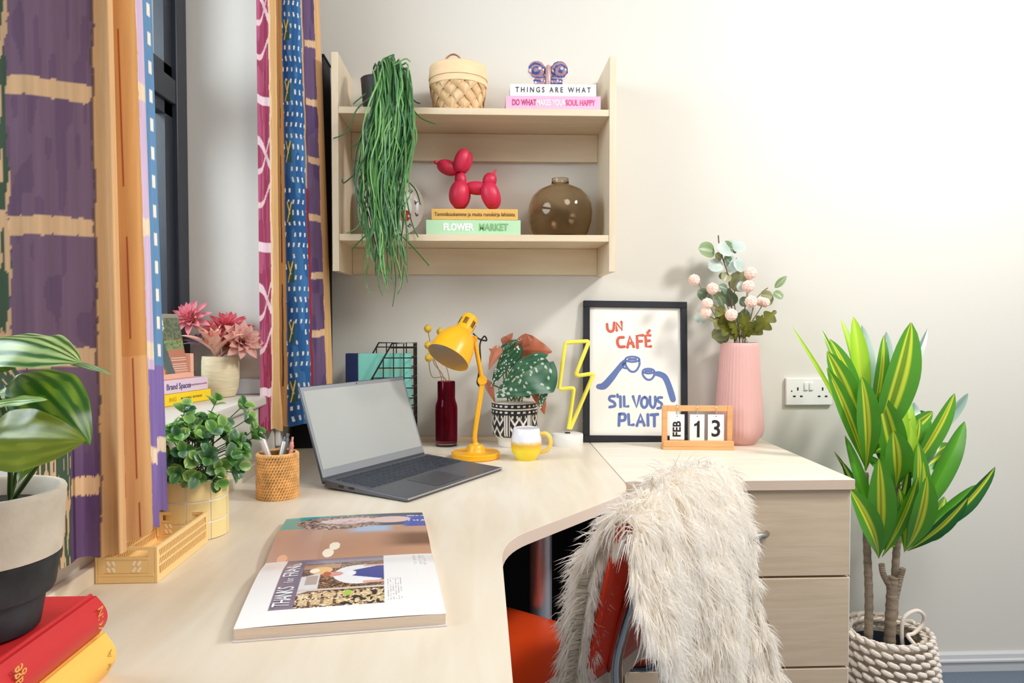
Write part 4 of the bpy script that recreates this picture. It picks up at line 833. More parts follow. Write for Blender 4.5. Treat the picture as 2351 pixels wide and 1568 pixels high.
for i in range(215):
    u = rs_.uniform(-1, 1); endy = 250 + 475 * (rs_.random() ** .75) * (1 - .22 * abs(u)); c = rs_.choice(pal)
    root = hc_ + Vector((rs_.uniform(-.02, .04), rs_.uniform(-.03, .02), .088)); topy = rs_.uniform(128, 190)
    pts = [root, at(896 + u * 32 + rs_.uniform(-12, 12), topy + 18 * abs(u), rs_.uniform(1.985, 2.02))]
    Yh = rs_.uniform(1.895, 1.945); yy = topy + 55; u2 = u
    pts.append(at(interp(yy, ctr) + u * interp(yy, wid) * 1.05, yy, (Yh + 1.965) / 2))
    while yy < endy - 20:
        yy = min(yy + rs_.uniform(38, 62), endy); u2 = max(-1.25, min(1.25, u2 + rs_.gauss(0, .17)))
        pts.append(at(interp(yy, ctr) + u2 * interp(yy, wid) + rs_.gauss(0, 3), yy, Yh + rs_.uniform(-.008, .008) if yy > 215 else 1.94))
    if len(pts) > 2:
        sp_ = spline(pts, 3); n_ = len(sp_); mb.tube(sp_, [.0025 * (1 - .65 * (k / n_) ** 3) for k in range(n_)], 5, col=mixc(c, (190, 235, 170), rs_.uniform(0, .35)))
for q in ([(870, 210), (820, 250), (800, 300), (765, 318)], [(850, 290), (820, 330), (803, 340)], [(855, 370), (815, 400), (790, 420), (785, 412)], [(920, 190), (950, 230), (965, 238)], [(940, 240), (965, 270), (1000, 285)], [(900, 520), (950, 570), (985, 610)], [(845, 470), (822, 520), (795, 535)], [(860, 520), (820, 560), (808, 575)], [(905, 150), (930, 135), (942, 142)], [(880, 135), (905, 125), (895, 135)], [(900, 390), (950, 430), (965, 470)], [(840, 215), (815, 235), (812, 240)], [(930, 440), (945, 510), (960, 545)]):
    mb.tube(spline([at(x, y, 1.945) for x, y in q], 5), .0019, 5, col=rs_.choice(pal))
stuff(obj('trailing_stems', mb, amat('succulent_strand', .4, trans=.1), hp_, world=True))

# ------------------------------------------------------------------ woven basket
wc = Vector((at(1052, 245, 2.04).x, 2.04, TOPZ)); wb = thing('woven_basket', 'lidded woven birch bark basket on the top shelf', 'basket', wc)
def wr(z): return .0660 + (.0785 - .0660) * min(1, z / .085)
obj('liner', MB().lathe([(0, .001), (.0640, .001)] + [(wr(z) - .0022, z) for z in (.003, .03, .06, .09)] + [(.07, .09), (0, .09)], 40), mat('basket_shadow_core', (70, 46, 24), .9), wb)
BK = [wood('birch_strip_a', (240, 208, 164), (226, 188, 140), (14, 14, 3), 8, .6), wood('birch_strip_b', (228, 190, 142), (212, 170, 120), (14, 14, 3), 8, .6)]
n_s = 12
for s in (1, -1):
    for k in range(n_s):
        m_ = MB(); vs = []; nn = 30
        for i in range(nn + 1):
            z = .001 + .093 * i / nn; th = k * 2 * PI / n_s + s * z / .0725 * 1.0; ph = s * (z / .0725 * 2 * n_s / (2 * PI)) * PI
            over = .0009 * math.cos(2 * PI * (z / .0725 * n_s / PI) * .5 + (0 if s > 0 else PI) + k * PI) + .0006
            for e_ in (-1, 1):
                r_ = wr(z) + over; dth = e_ * .0128 / r_ * .707 * 1.0; dz = -s * e_ * .0128 * .707
                zz = min(max(z + dz, .0008), .096); vs.append((r_ * math.cos(th + dth), r_ * math.sin(th + dth), zz))
        m_.add(vs, [(2 * i, 2 * i + 1, 2 * i + 3, 2 * i + 2) for i in range(nn)])
        obj('strip', m_, BK[0 if s > 0 else 1], wb, solid=.0007)
LIDM = wood('birch_lid', (244, 212, 168), (232, 194, 148), (3, 3, 12), 6, .55)
obj('rim_band', MB().lathe([(.0775, .078), (.0805, .078), (.0815, .090), (.0800, .094), (.0775, .094)], 48), LIDM, wb)
ld = obj('lid', MB().lathe([(.0800, .0945), (.0812, .096), (.0805, .126), (.0790, .1315), (.074, .1350), (.04, .1375), (0, .1380)], 48), LIDM, wb)
obj('lid_band', MB().lathe([(.0805, .0950), (.0824, .0955), (.0820, .1090), (.0805, .1095)], 48), LIDM, ld)
hd = MB(); hp2 = [Vector((-.040 + .055 * t, -.02, .135 + .030 * abs(math.sin(PI * t)) ** .6)) for t in np.linspace(0, 1, 14)]
for i in range(13):
    a, b_ = hp2[i], hp2[i + 1]; hd.add([(a.x, a.y - .005, a.z), (a.x, a.y + .005, a.z), (b_.x, b_.y + .005, b_.z), (b_.x, b_.y - .005, b_.z)], [(0, 1, 2, 3)])
obj('loop_handle', hd, mat('leather_tan', (178, 128, 84), .6), ld, merge=True, solid=.0022)

# ------------------------------------------------------------------ butterfly ornament
bz = TOPZ + .0382 + .0330; bf = thing('butterfly_ornament', 'white ceramic butterfly with blue and mauve swirls standing on the white book', 'ornament', (at(1258, 170, 2.03).x, 2.03, bz)); bf.scale = (1.28, 1.28, 1.22)
def wing_col(x, z, cx, s):
    d = math.hypot(x - cx * 1.1, z - .045); k = math.sin(d * 520 + 2.2 * math.sin(z * 130) + s); 
    return (38, 78, 150) if k > .45 else ((60, 52, 96) if k > .15 else (168, 128, 132))
for s, nm in ((-1, 0), (1, 1)):
    for (cx, cz, rx, rz, rot) in ((.0245, .046, .0215, .0225, .3), (.0175, .0190, .0165, .0190, -.2)):
        m_ = MB().ball((0, 0, 0), (rx, .0125, rz), u=40, v=30); me = m_.mesh('wing'); Rm = Matrix.Rotation(s * rot, 4, 'Y'); cs = []
        me.transform(Matrix.Translation((s * cx, 0, cz)) @ Rm)
        for v in me.vertices:
            l = Rm.inverted() @ (v.co - Vector((s * cx, 0, cz))); e_ = (l.x / rx) ** 2 + (l.z / rz) ** 2
            cs.append(lin(wing_col(v.co.x, v.co.z, s * cx, s) if v.co.y < -.001 and e_ < .80 else (240, 238, 234)))
        set_col(me, np.array(cs)); obj('wing', me, amat('ceramic_gloss', .15, coat=.5), bf)
obj('body', MB().lathe([(0, .002), (.0045, .004), (.0060, .02), (.0058, .045), (.004, .055), (0, .057)], 16, M=Matrix.Translation((0, -.0075, 0))), mat('mauve_ceramic', (186, 146, 142), .2, coat=.4), bf)

# ------------------------------------------------------------------ lower shelf things
pr = Vector((at(899, 472, 2.105).x, 2.118, LOWZ)); R_ = .0935; pl = thing('decor_plate', 'cream plate with navy marks and a red cherry leaning behind the trailing plant', 'plate', pr)
Mp = Matrix.Rotation(math.radians(78), 4, 'X') ; pl.rotation_euler = (math.radians(-12) + PI / 2, 0, 0); pl.location = pr + Vector((0, 0, R_ * math.cos(math.radians(12)) + .001))
obj('dish', MB().lathe([(0, -.004), (.05, -.004), (.055, -.002), (.0935, .008), (.0935, .0105), (.088, .0098), (.062, .0035), (.058, .0005), (0, 0)], 64), mat('cream_plate', (226, 214, 200), .2, coat=.4), pl)
obj('plate_well', MB().lathe([(0, .0003), (.0575, .0008), (.0575, .0012), (0, .0007)], 48), mat('plate_white', (240, 238, 236), .15, coat=.5), pl)
NV = mat('navy_glyph', (34, 38, 92), .4)
for i in range(12):
    a = 2 * PI * i / 12 + .25; g = MB(); rr_ = .0755; hgt = .0072
    segs = [[((-.006, -.006), (-.006, .006)), ((.006, -.006), (.006, .006)), ((-.006, -.002), (.006, .002))], [((-.006, -.004), (.006, -.004)), ((-.006, .004), (.006, .004)), ((-.003, -.004), (-.003, .004)), ((.003, -.004), (.003, .004))], [((-.006, .005), (0, -.005)), ((0, -.005), (.006, .005)), ((0, .002), (.006, -.005))]][i % 3]
    for (p_, q_) in segs: g.tube([(p_[0], p_[1], 0), (q_[0], q_[1], 0)], .0011, 4)
    o = obj('glyph', g, NV, pl); o.location = (rr_ * math.cos(a), rr_ * math.sin(a), hgt); o.rotation_euler = (0, -.2 * 0, a)
ch = MB().lathe([(0, 0), (.014, .0), (.0175, .002), (.014, .004), (0, .005)], 24, c=(.038, -.022)); obj('cherry_print', ch, mat('cherry_red', (188, 36, 48), .2, coat=.4), pl)
obj('cherry_print', MB().lathe([(0, .0), (.011, .0), (.0135, .002), (0, .0042)], 24, c=(.012, -.014)), mat('cherry_red', (188, 36, 48)), pl)

z8 = lambda x, y: (950 + x / 5.224, 340 + y / 5.224)
dg = thing('balloon_dog', 'red balloon dog figurine standing on the ochre book', 'figurine', (at(1090, 470, 2.05).x, 2.05, LOWZ + .0710)); DGM = mat('balloon_red', (206, 42, 76), .42)
dY = 2.055; sc_ = dY / F_PX / 5.224
def blob(name, x, y, rx, ry, rot, dy=0):
    M = Matrix.Rotation(rot, 4, 'Y'); c_ = at(*z8(x, y), dY); c_.y += dy
    prof = [(math.sin(t) ** .85, -math.cos(t)) for t in np.linspace(0, PI, 17)]; prof[0] = (0, -1); prof[-1] = (0, 1)
    obj(name, MB().lathe([(r * rx * sc_, z * ry * sc_) for r, z in prof], 24, M=Matrix.Translation(c_) @ M), DGM, dg, world=True)
blob('snout', 408, 235, 90, 132, -1.2); blob('nose_knot', 268, 172, 22, 30, -1.1)
for d_ in (-.017, .017):
    blob('ear', 592 + d_ * 900, 160, 88, 142, .36, d_); blob('front_leg', 553 + d_ * 500, 566, 118, 158, .17, d_ * 1.25); blob('hind_leg', 925 + d_ * 500, 572, 112, 154, -.25, d_ * 1.25)
blob('neck', 562, 382, 72, 95, -.12); blob('body', 755, 480, 82, 150, PI / 2 + .05); blob('tail', 910, 388, 84, 92, .35)
ta, tb_ = at(*z8(955, 320), dY), at(*z8(988, 252), dY); obj('tail_tip', MB().tube([ta, (ta + tb_) / 2, tb_], [.0055, .0035, .0018], 10), DGM, dg, world=True)

gc = Vector((at(1286, 500, 2.062).x, 2.062, LOWZ)); gv = thing('round_glass_vase', 'round smoky brown glass vase on the lower shelf', 'vase', gc)
po_ = [(0, 0), (.064, 0), (.070, .003), (.081, .022), (.0895, .050), (.0915, .075), (.0890, .098), (.080, .121), (.064, .138), (.045, .148), (.031, .153), (.0255, .158), (.0240, .168), (.0245, .172)]
pi_ = [(.0215, .1715), (.0210, .167), (.0225, .157), (.030, .1495), (.044, .1445), (.062, .1345), (.0770, .119), (.0855, .097), (.0882, .075), (.0860, .051), (.077, .024), (.064, .009), (0, .008)]
obj('body', MB().lathe(po_ + pi_, 64), glassmat('smoke_glass', (239, 231, 218)), gv)

# ------------------------------------------------------------------ window board : photo holder and succulents
an = da; ph = thing('photo_stand', 'pink block photo holder with a garden snapshot on the lilac book', 'photo', (-.672, 1.640, .9680), an)
PINK = mat('pink_wood', (240, 184, 158), .6)
obj('base_block', MB().box(-.075, .055, .012, .042, .0003, .012), PINK, ph, bevel=.001)
obj('side_post', MB().box(.044, .055, .012, .042, .0122, .055), PINK, ph, bevel=.001)
def photo_col(U, V):
    p = Paint(len(U), (120, 128, 108)); n2 = noise2(U * 24, V * 30, 4); n3 = noise2(U * 60, V * 70, 5)
    p.put((n2 > .5), (92, 106, 82)); p.put((U < .55) & (V > .72) & (n3 > .4), (226, 228, 230)); p.put((V > .93), (150, 148, 134)); p.put((V < .55) & (V > .38) & (U > .35) & (n3 > .45), (128, 170, 108)); p.put((V < .58) & (V > .44) & (n3 > .8), (230, 140, 70))
    p.put((V < .40) & (U > .55), (190, 128, 104)); p.put((V < .28) & (U > .6) & (((V * 28) % 1) < .3), (240, 214, 196)); p.put((np.abs(U - .22 - .1 * (.5 - V)) < .11) & (V < .62), (246, 150, 60)); p.put((np.abs(U - .22) < .06) & (V > .5) & (V < .62), (232, 170, 140))
    p.put((np.abs(U - .42 - .30 * (.4 - V)) < .10) & (V < .62), (88, 104, 108)); p.put((U < .10) & (V < .42), (84, 100, 104)); return p.out()
pm = grid_mesh('photo', 60, 80, lambda U, V: (-.075 + .118 * U, .018 + .026 * V, .0122 + .134 * V), photo_col)
obj('photo_print', pm, amat('glossy_print', .28), ph, solid=.0012)

sc = Vector((at(507, 900, 1.792).x, 1.792, .9125)); su = thing('potted_succulents', 'pink and red succulent rosettes in a ribbed cream pot on the window sill', 'potted plant', sc)
obj('pot', MB().lathe([(0, 0), (.030, 0), (.034, .002), (.0415, .022), (.0448, .05), (.0440, .085), (.0420, .099), (.0405, .1), (.0385, .098), (.0395, .088), (0, .086)], 48, rib=lambda r, z, a: r + .0007 * math.sin(z * 700 + 1.5 * math.sin(a * 2)) * (.004 < z < .096)), mat('cream_rib_pot', (222, 208, 172), .75, var=.12, vscale=30, vvec=(1, 1, 9)), su)
obj('gravel', MB().lathe([(.039, .087), (.039, .091), (0, .094)], 24), mat('gravel_dark', (96, 84, 76), .95, bump=1, bscale=400), su)
def rosette(cx, cy, Y, Rpx, axis, c_in, c_out, n, ratio, op0, op1, shape='spoon'):
    col = lambda u, v: mixc(c_in, c_out, u ** 1.5 + .15 * abs(v)); me = leaf_mesh('leaf', ratio, shape, 9, 5, .10, .5, 0, col); R = Rpx * Y / F_PX; c_ = at(cx, cy, Y); q = Vector(axis).normalized().to_track_quat('Z', 'Y')
    for i in range(n):
        f = (i + .5) / n; a = i * 2.39996; el = op0 + (op1 - op0) * f; d_ = q @ Vector((math.cos(a) * math.sin(el), math.sin(a) * math.sin(el), math.cos(el))); L = R * (.55 + .45 * f)
        nrm = q @ Vector((-math.cos(a) * math.cos(el), -math.sin(a) * math.cos(el), math.sin(el)))
        put_leaf(me, su, c_ - (q @ Vector((0, 0, R * .15))), c_ + d_ * L, nrm, LEAFM)
rosette(440, 738, 1.775, 58, (-.15, -.75, .7), (250, 214, 206), (224, 120, 138), 48, .30, .15, 1.5)
rosette(495, 805, 1.755, 92, (.0, -.30, 1), (246, 214, 196), (236, 178, 156), 15, .30, .12, 1.15, 'lance')
rosette(522, 765, 1.79, 64, (.2, -.6, .8), (250, 216, 206), (196, 52, 70), 44, .28, .15, 1.5)
rosette(553, 786, 1.77, 54, (.7, -.7, .25), (244, 208, 194), (220, 164, 154), 36, .44, .1, 1.5)
rosette(455, 790, 1.80, 45, (-.3, -.2, .9), (214, 196, 206), (170, 150, 178), 14, .4, .4, 1.5)
rosette(515, 800, 1.78, 40, (.3, -.3, .9), (226, 190, 160), (196, 96, 70), 12, .4, .4, 1.5)
for (x, y, Y) in ((436, 735, 1.775), (528, 770, 1.79), (552, 788, 1.77)): obj('stem', MB().tube(spline([sc + Vector((rnd.uniform(-.015, .015), 0, .09)), (at(x, y, Y) + sc + Vector((0, 0, .11))) / 2, at(x, y, Y)], 4), .004, 8), mat('succulent_stem', (190, 140, 120), .7), su, world=True)

# ------------------------------------------------------------------ rattan pen cup
kc = Vector((at(638, 1140, 1.497).x, 1.497, DZ)); kp = thing('pen_cup', 'round woven rattan cup holding pens beside the laptop', 'cup', kc)
RAT = mat('rattan', (224, 172, 106), .55, var=.25, vscale=60); KH = .0905; KR = .0418
obj('wall', MB().lathe([(0, .001), (KR - .004, .001), (KR - .003, .004), (KR - .003, KH - .002), (KR - .006, KH - .002), (KR - .006, .006), (0, .006)], 40), mat('rattan_core', (150, 98, 48), .8), kp)
coil = MB(); nr = 15
for r in range(nr):
    z = .003 + (KH - .006) * r / (nr - 1); nn = 44; vs = []
    for k in range(nn):     # short slanted strands make the twisted weave
        a = 2 * PI * (k + .5 * (r % 2)) / nn; a0, a1 = a - PI / nn * 1.05, a + PI / nn * 1.05; zr = .0030
        P_ = [(KR - .0035, a0, z - zr), (KR - .0005, (a0 * 2 + a1) / 3, z - .0010), (KR - .0005, (a0 + a1 * 2) / 3, z + .0010), (KR - .0035, a1, z + zr)]
        coil.tube([(rr * math.cos(aa), rr * math.sin(aa), zz) for rr, aa, zz in P_], .0024, 5, cap=False)
stuff(obj('weave', coil, RAT, kp))
obj('rim', MB().tube([(( KR - .003) * math.cos(t), (KR - .003) * math.sin(t), KH) for t in np.linspace(0, 2 * PI, 40, endpoint=False)], .0028, 8, closed=True), RAT, kp)
def pen(label, foot, top, r, m, mt, click=True):
    t = thing('pen', label, 'pen', foot, group='pens in the rattan cup'); foot = Vector(foot); top = Vector(top); d = (top - foot).normalized(); Lp = (top - foot).length
    M = Matrix.Translation(foot) @ d.to_track_quat('Z', 'Y').to_matrix().to_4x4()
    obj('barrel', MB().lathe([(0, 0), (.0012, .001), (r, .014), (r, Lp - .012), (r * .8, Lp - .010), (0, Lp - .010)], 14, M=M), m, t, world=True)
    obj('clip', MB().box(r, r + .0012, -.0018, .0018, Lp - .05, Lp - .012, M=M), mt, t, world=True)
    obj('button', MB().lathe([(r * .6, Lp - .010), (r * .6, Lp), (0, Lp)], 10, M=M), mt, t, world=True)
PG = mat('pen_silver', (196, 192, 190), .35, .4); PD = mat('pen_grey', (116, 120, 124), .35, .5); PP = mat('pen_pink', (222, 156, 142), .4)
kt = lambda x, y, z=.0075: kc + Vector((x, y, z))
pen('fat silver marker leaning left in the rattan cup', kt(.006, -.002), at(597, 992, 1.49), .0068, PG, mat('pen_pinktip', (226, 200, 196), .4))
pen('dark grey pen in the middle of the rattan cup', kt(-.012, .010), at(662, 995, 1.52), .0050, PD, PD)
pen('slim grey pen beside the dark one in the rattan cup', kt(-.010, -.012), at(655, 1003, 1.515), .0042, PG, PD)
pen('rose pink pen at the right of the rattan cup', kt(.010, .012), at(672, 1003, 1.525), .0042, PP, PP)
pen('short rose pen lowest at the right rim of the rattan cup', kt(.0, .018), at(673, 1022, 1.515), .0040, PP, PP)

# ------------------------------------------------------------------ tiled pot with leafy plant
tc_ = Vector((-.4915, 1.243, DZ)); tp_ = thing('potted_shrublet', 'small leafy green plant in a pale yellow tiled pot below the window', 'potted plant', tc_)
PR, PH = .0545, .0985
obj('pot', MB().lathe([(0, .0005), (PR - .002, .0005), (PR - .0008, .001), (PR - .0008, PH - .001), (PR - .001, PH), (PR - .007, PH), (PR - .007, PH - .012), (0, PH - .013)], 64), mat('white_grout', (244, 240, 230), .6), tp_)
TILE = mat('yellow_tile', (243, 221, 158), .35); nt_ = 9; rows = [(.0008, .0285), (.0310, .0640), (.0665, .0980)]; off = .32
for (z0, z1) in rows:
    me = None
    for k in range(nt_):
        if me is None:
            m_ = MB(); sg = 8; da_ = 2 * PI / nt_ * .5 - .022; vs = []
            for i in range(sg + 1):
                a = -da_ + 2 * da_ * i / sg
                for r_, z in ((PR - .0006, z0), (PR + .0006, z0 + .0004), (PR + .0006, z1 - .0004), (PR - .0006, z1)): vs.append((r_ * math.cos(a), r_ * math.sin(a), z))
            m_.add(vs, [(4 * i + j, 4 * i + 4 + j, 4 * i + 5 + j, 4 * i + 1 + j) for i in range(sg) for j in range(3)] + [(0, 1, 2, 3), (4 * sg + 3, 4 * sg + 2, 4 * sg + 1, 4 * sg)]); me = m_.mesh('tile')
        o = obj('tile', me, TILE, tp_); o.rotation_euler = (0, 0, off + 2 * PI * k / nt_)
obj('soil', MB().lathe([(PR - .0075, PH - .012), (PR - .0075, PH - .006), (0, PH - .002)], 30), mat('soil_dark', (34, 28, 22)), tp_)
lc_ = [((72, 132, 56), (176, 212, 104)), ((52, 108, 50), (130, 182, 84)), ((34, 80, 46), (82, 132, 74)), ((104, 152, 76), (206, 228, 134)), ((84, 126, 92), (156, 188, 150))]
lms = [leaf_mesh('leaf', .92, 'round', 8, 5, .06, .35, 0, (lambda a, b: lambda u, v: mixc(a, b, .75 * abs(v) ** 2 + .35 * u ** 3))(*q)) for q in lc_]
rl = random.Random(5); cen = Vector((-.478, 1.232, DZ + .120)); STEMG = mat('shrub_stem', (62, 92, 44), .6); nleaf = 0
dome = []
for i in range(65):
    th = rl.uniform(0, 2 * PI); el = rl.uniform(-.30, 1.35); R = Vector((math.cos(th) * math.cos(el) * .076, math.sin(th) * math.cos(el) * .064, math.sin(el) * .080)) * rl.uniform(.80, 1.05)
    e_ = cen + R
    if e_.x < -.525: e_.x = -.525
    dome.append(e_)
for q in ((572, 960, 1.26), (585, 985, 1.255), (560, 930, 1.27), (497, 920, 1.27), (425, 935, 1.22), (590, 1000, 1.25), (410, 1085, 1.19), (432, 1100, 1.185), (555, 1020, 1.23)): dome.append(at(*q))
for e_ in dome:
    r0 = tc_ + Vector((rl.uniform(-.03, .03), rl.uniform(-.03, .03), PH - .004)); mid = r0 * .45 + e_ * .55 + Vector((0, 0, .008))
    sp_ = spline([r0, mid, e_], 5); obj('stem', MB().tube(sp_, .0009, 5), STEMG, tp_, world=True)
    d_ = (sp_[-1] - sp_[-3]).normalized(); s1 = d_.orthogonal().normalized(); ph_ = rl.uniform(0, 6)
    for j in range(4 if nleaf < 285 else 2):
        if nleaf >= 296: break
        back = .0 if j < 2 else .010; p_ = e_ - d_ * back; side = Matrix.Rotation(ph_ + PI * j + (PI / 2 if j > 1 else 0), 3, d_) @ s1; ln = rl.uniform(.0185, .0245) * (1.1 if j > 1 else .9)
        put_leaf(rl.choice(lms), tp_, p_, p_ + (side * .85 + d_ * .5).normalized() * ln, (d_ * .8 - side * .4 + Vector((.15, -.3, .1))), LEAFG); nleaf += 1

# ------------------------------------------------------------------ folding crate
ck = thing('folding_crate', 'small butter yellow plastic folding crate with slotted sides under the curtain', 'crate', (-.495, 1.10, DZ)); CR = mat('butter_plastic', (248, 212, 146), .4)
cx0, cx1, cy0, cy1, cH = -.5345, -.4505, 1.008, 1.194, .0505
obj('floor_panel', MB().box(cx0 + .001, cx1 - .001, cy0 + .001, cy1 - .001, DZ + .001, DZ + .004), CR, ck, world=True)
for xw in (cx0, cx1 - .0035):           # long slotted sides
    m_ = MB(); x1 = xw + .0035
    m_.box(xw, x1, cy0, cy1, DZ + .0005, DZ + .010); m_.box(xw, x1, cy0, cy1, DZ + cH - .006, DZ + cH)
    for z in (.021, .032): m_.box(xw + .0005, x1 - .0005, cy0 + .008, cy1 - .008, DZ + z, DZ + z + .0022)
    for (y0, y1) in ((cy0, cy0 + .008), (cy1 - .008, cy1)): m_.box(xw + .0001, x1 - .0001, y0 + .0001, y1 - .0001, DZ + .010, DZ + cH - .006)
    n_ = 34
    for k in range(n_):
        y = cy0 + .012 + (cy1 - cy0 - .024) * k / (n_ - 1); M = Matrix.Translation((xw + .00175, y, DZ + .027)) @ Matrix.Rotation(.22, 4, 'X'); m_.box(-.0010, .0010, -.0010, .0010, -.0180, .0185, M=M)
    obj('long_side', m_, CR, ck, world=True, smooth=False)
for yw in (cy0, cy1 - .0035):           # short ends with a lowered hand grip
    m_ = MB(); y1 = yw + .0035; e0, e1 = cx0 + .0038, cx1 - .0038; m_.box(e0, e1, yw, y1, DZ + .0005, DZ + .0104)
    for (a, b_) in ((e0, cx0 + .012), (cx1 - .012, e1)): m_.box(a, b_, yw, y1, DZ + .0136, DZ + cH)
    m_.box(cx0 + .012, cx1 - .012, yw + .0004, y1 - .0006, DZ + .014, DZ + .0335); m_.box(cx0 + .0121, cx1 - .0121, yw - .0008, y1 + .0003, DZ + .0336, DZ + .0365); m_.box(e0, e1, yw - .0008, y1 + .0003, DZ + .0105, DZ + .0135)
    m_.box(cx0 + .0121, cx1 - .0121, yw, y1, DZ + cH - .0045, DZ + cH)
    obj('short_end', m_, CR, ck, world=True, smooth=False)
    for s in (0, 1):
        for k in range(2):
            for r in range(2):
                xx = (cx0 + .018 + k * .007) if s == 0 else (cx1 - .024 - k * .007); zz = DZ + .019 + r * .009
                M = Matrix.Translation((xx, yw - .0002, zz)) @ Matrix.Rotation(-.5 if s == 0 else .5, 4, 'Y'); obj('slot', MB().box(-.0016, .0016, -.0003, .0003, -.0035, .0035, M=M), mat('crate_slot_light', (255, 246, 222), .5), ck, world=True)
for (x, y) in ((cx1 - .0052, cy0 + .0058), (cx1 - .0052, cy1 - .0058), (cx0 + .0052, cy0 + .0058), (cx0 + .0052, cy1 - .0058)):
    obj('hinge_pin', MB().tube([(x, y, DZ + .012), (x, y, DZ + cH + .001)], .0016, 8), CR, ck, world=True)

# ------------------------------------------------------------------ foreground hosta-like plant on the books
fz = DZ + .0462 + .0405 + .0028; fc = Vector((-.443, .650, fz)); fp = thing('potted_hosta', 'striped broad-leaved plant in a concrete and black pot on the red book', 'potted plant', fc)
CON = mat('raw_concrete', (192, 180, 164), .85, bump=.3, bscale=120, var=.12, vscale=30); CBK = mat('black_paint_worn', (38, 40, 46), .6, bump=.2, bscale=150, var=.8, vscale=22)
obj('pot_lower', MB().lathe([(0, 0), (.0425, 0), (.0435, .001), (.0480, .0265), (.0485, .0295), (.0545, .0325), (.0560, .036), (.0612, .0665), (.05, .0668), (0, .0668)], 48), CBK, fp)
obj('pot_upper', MB().lathe([(.0550, .0670), (.0614, .0670), (.0655, .119), (.0660, .1225), (.0648, .125), (.0605, .125), (.0585, .1225), (.0565, .104), (0, .103)], 48), CON, fp)
obj('soil', MB().lathe([(.056, .104), (.056, .108), (0, .112)], 30), mat('soil_dark', (34, 28, 22)), fp)
def hosta(pale, base=(86, 124, 34), st=(176, 196, 70)):
    def f(u, v):
        s = abs(math.sin((v * 7.5) + .5 * math.sin(u * 4)))
        c = mixc(base, st, (.75 if s > .72 else .15 * s) * (.5 + .5 * math.sin(u * 9 + v * 4) ** 2))
        if pale: c = mixc(c, (214, 226, 160), .55 * (s > .6)); c = mixc(c, (40, 92, 40), .6 * (s < .3))
        return c
    return f
z1 = lambda x, y: (x / 3.733, 720 + y / 3.733)
def HL(b_, t_, Yb, Yt, ratio, nrm, pale, bulge=.16, fold=-.3, base=(86, 124, 34), st=(176, 196, 70), shape='lance', wave=.06):
    put_leaf(leaf_mesh('leaf', ratio, shape, 26, 25, bulge, fold, wave, hosta(pale, base, st), seed=b_[0]), fp, at(*z1(*b_), Yb), at(*z1(*t_), Yt), nrm, LEAFG)
G1 = (60, 110, 40); Y1 = (150, 190, 70)
HL((-330, 330), (690, 420), .66, .60, .46, (.10, -.55, 1), True, .12, -.35, G1, (206, 226, 150))      # striped top leaf
HL((560, 415), (960, 525), .612, .60, .16, (.0, -.5, 1), True, .06, -.2, (48, 96, 60), (200, 220, 190))                # its curling tip
HL((120, 430), (640, 420), .615, .61, .12, (0, -1, -.3), False, -.06, .0, (60, 96, 20), (110, 150, 40))
HL((170, 520), (775, 1125), .665, .62, .50, (.45, -.9, .6), False, .20, -.3, (40, 92, 22), (150, 176, 44))     # large drooping right leaf
HL((-160, 1090), (735, 1090), .625, .575, .42, (-.05, -1, .30), False, .10, -.25, (112, 130, 40), (150, 162, 54)) # front leaf
HL((420, 1060), (150, 1450), .635, .60, .42, (-.2, -1, .2), False, .10, -.3, (84, 116, 40), (150, 176, 110))
HL((-120, 790), (410, 740), .60, .58, .26, (0, -.5, 1), True, .05, -.2, (70, 130, 40), (190, 220, 130))
HL((-140, 480), (130, 470), .63, .62, .30, (0, -.8, .6), False, .05, -.2, (90, 130, 40), (150, 180, 80))
HL((-60, 700), (210, 660), .66, .65, .34, (0, -.8, .6), True, .05, -.2, (110, 150, 60), (190, 215, 150))
HL((60, 620), (330, 560), .70, .69, .5, (0, -.9, .4), False, .1, -.3, (52, 90, 30), (120, 150, 50))
for (x, y, Y) in ((-330, 330, .66), (190, 560, .675), (-160, 1010, .625), (420, 1060, .635), (-120, 790, .60), (-60, 700, .66), (60, 620, .70), (-140, 480, .63)):
    r0 = fc + Vector((rnd.uniform(-.02, .02), rnd.uniform(-.02, .02), .108)); e_ = at(*z1(x, y), Y); obj('stem', MB().tube(spline([r0, (r0 + e_) / 2 + Vector((.01, 0, .01)), e_], 5), .0022, 7), mat('hosta_stem', (62, 84, 34), .5), fp, world=True)

# ------------------------------------------------------------------ rope basket and dracaena
RC = Vector((1.098, 1.885, 0)); RR = .118; RH = .262
rb = thing('rope_basket', 'white braided rope basket on the floor holding the dracaena', 'basket', RC); ROPE = mat('cotton_rope', (228, 218, 206), .85, bump=.4, bscale=300)
def rbr(z): return RR - .012 * (z / RH) ** 2 + .010 * math.sin(PI * min(1, z / RH))
obj('liner', MB().lathe([(0, .002), (RR - .012, .002)] + [(rbr(z) - .010, z) for z in np.linspace(.01, RH - .005, 8)] + [(rbr(RH) - .016, RH - .005), (rbr(RH) - .018, .12), (0, .118)], 40), mat('rope_core', (190, 176, 160), .9), rb)
stm = MB(); vs = [];  # one braided stitch : a fat curved strand
stm.tube([Vector((-.0145, .0, .0055)), Vector((-.007, -.0045, .0025)), Vector((.004, -.006, -.0005)), Vector((.0125, -.001, -.0045))], [.0040, .0068, .0070, .0040], 8); stme = stm.mesh('stitch'); stme.materials.append(ROPE)
nst = 26; nrow = 11; placed = 0
for r in range(nrow):
    z = RH - .006 - r * .0215
    for k in range(nst):
        a = 2 * PI * (k + .5 * (r % 2)) / nst
        o = bpy.data.objects.new('stitch', stme); COL.objects.link(o); o.parent = rb; o.location = (rbr(z) * math.cos(a) * .99, rbr(z) * math.sin(a) * .99, z); o.rotation_euler = (0, 0, a + PI / 2); placed += 1
inn = MB()
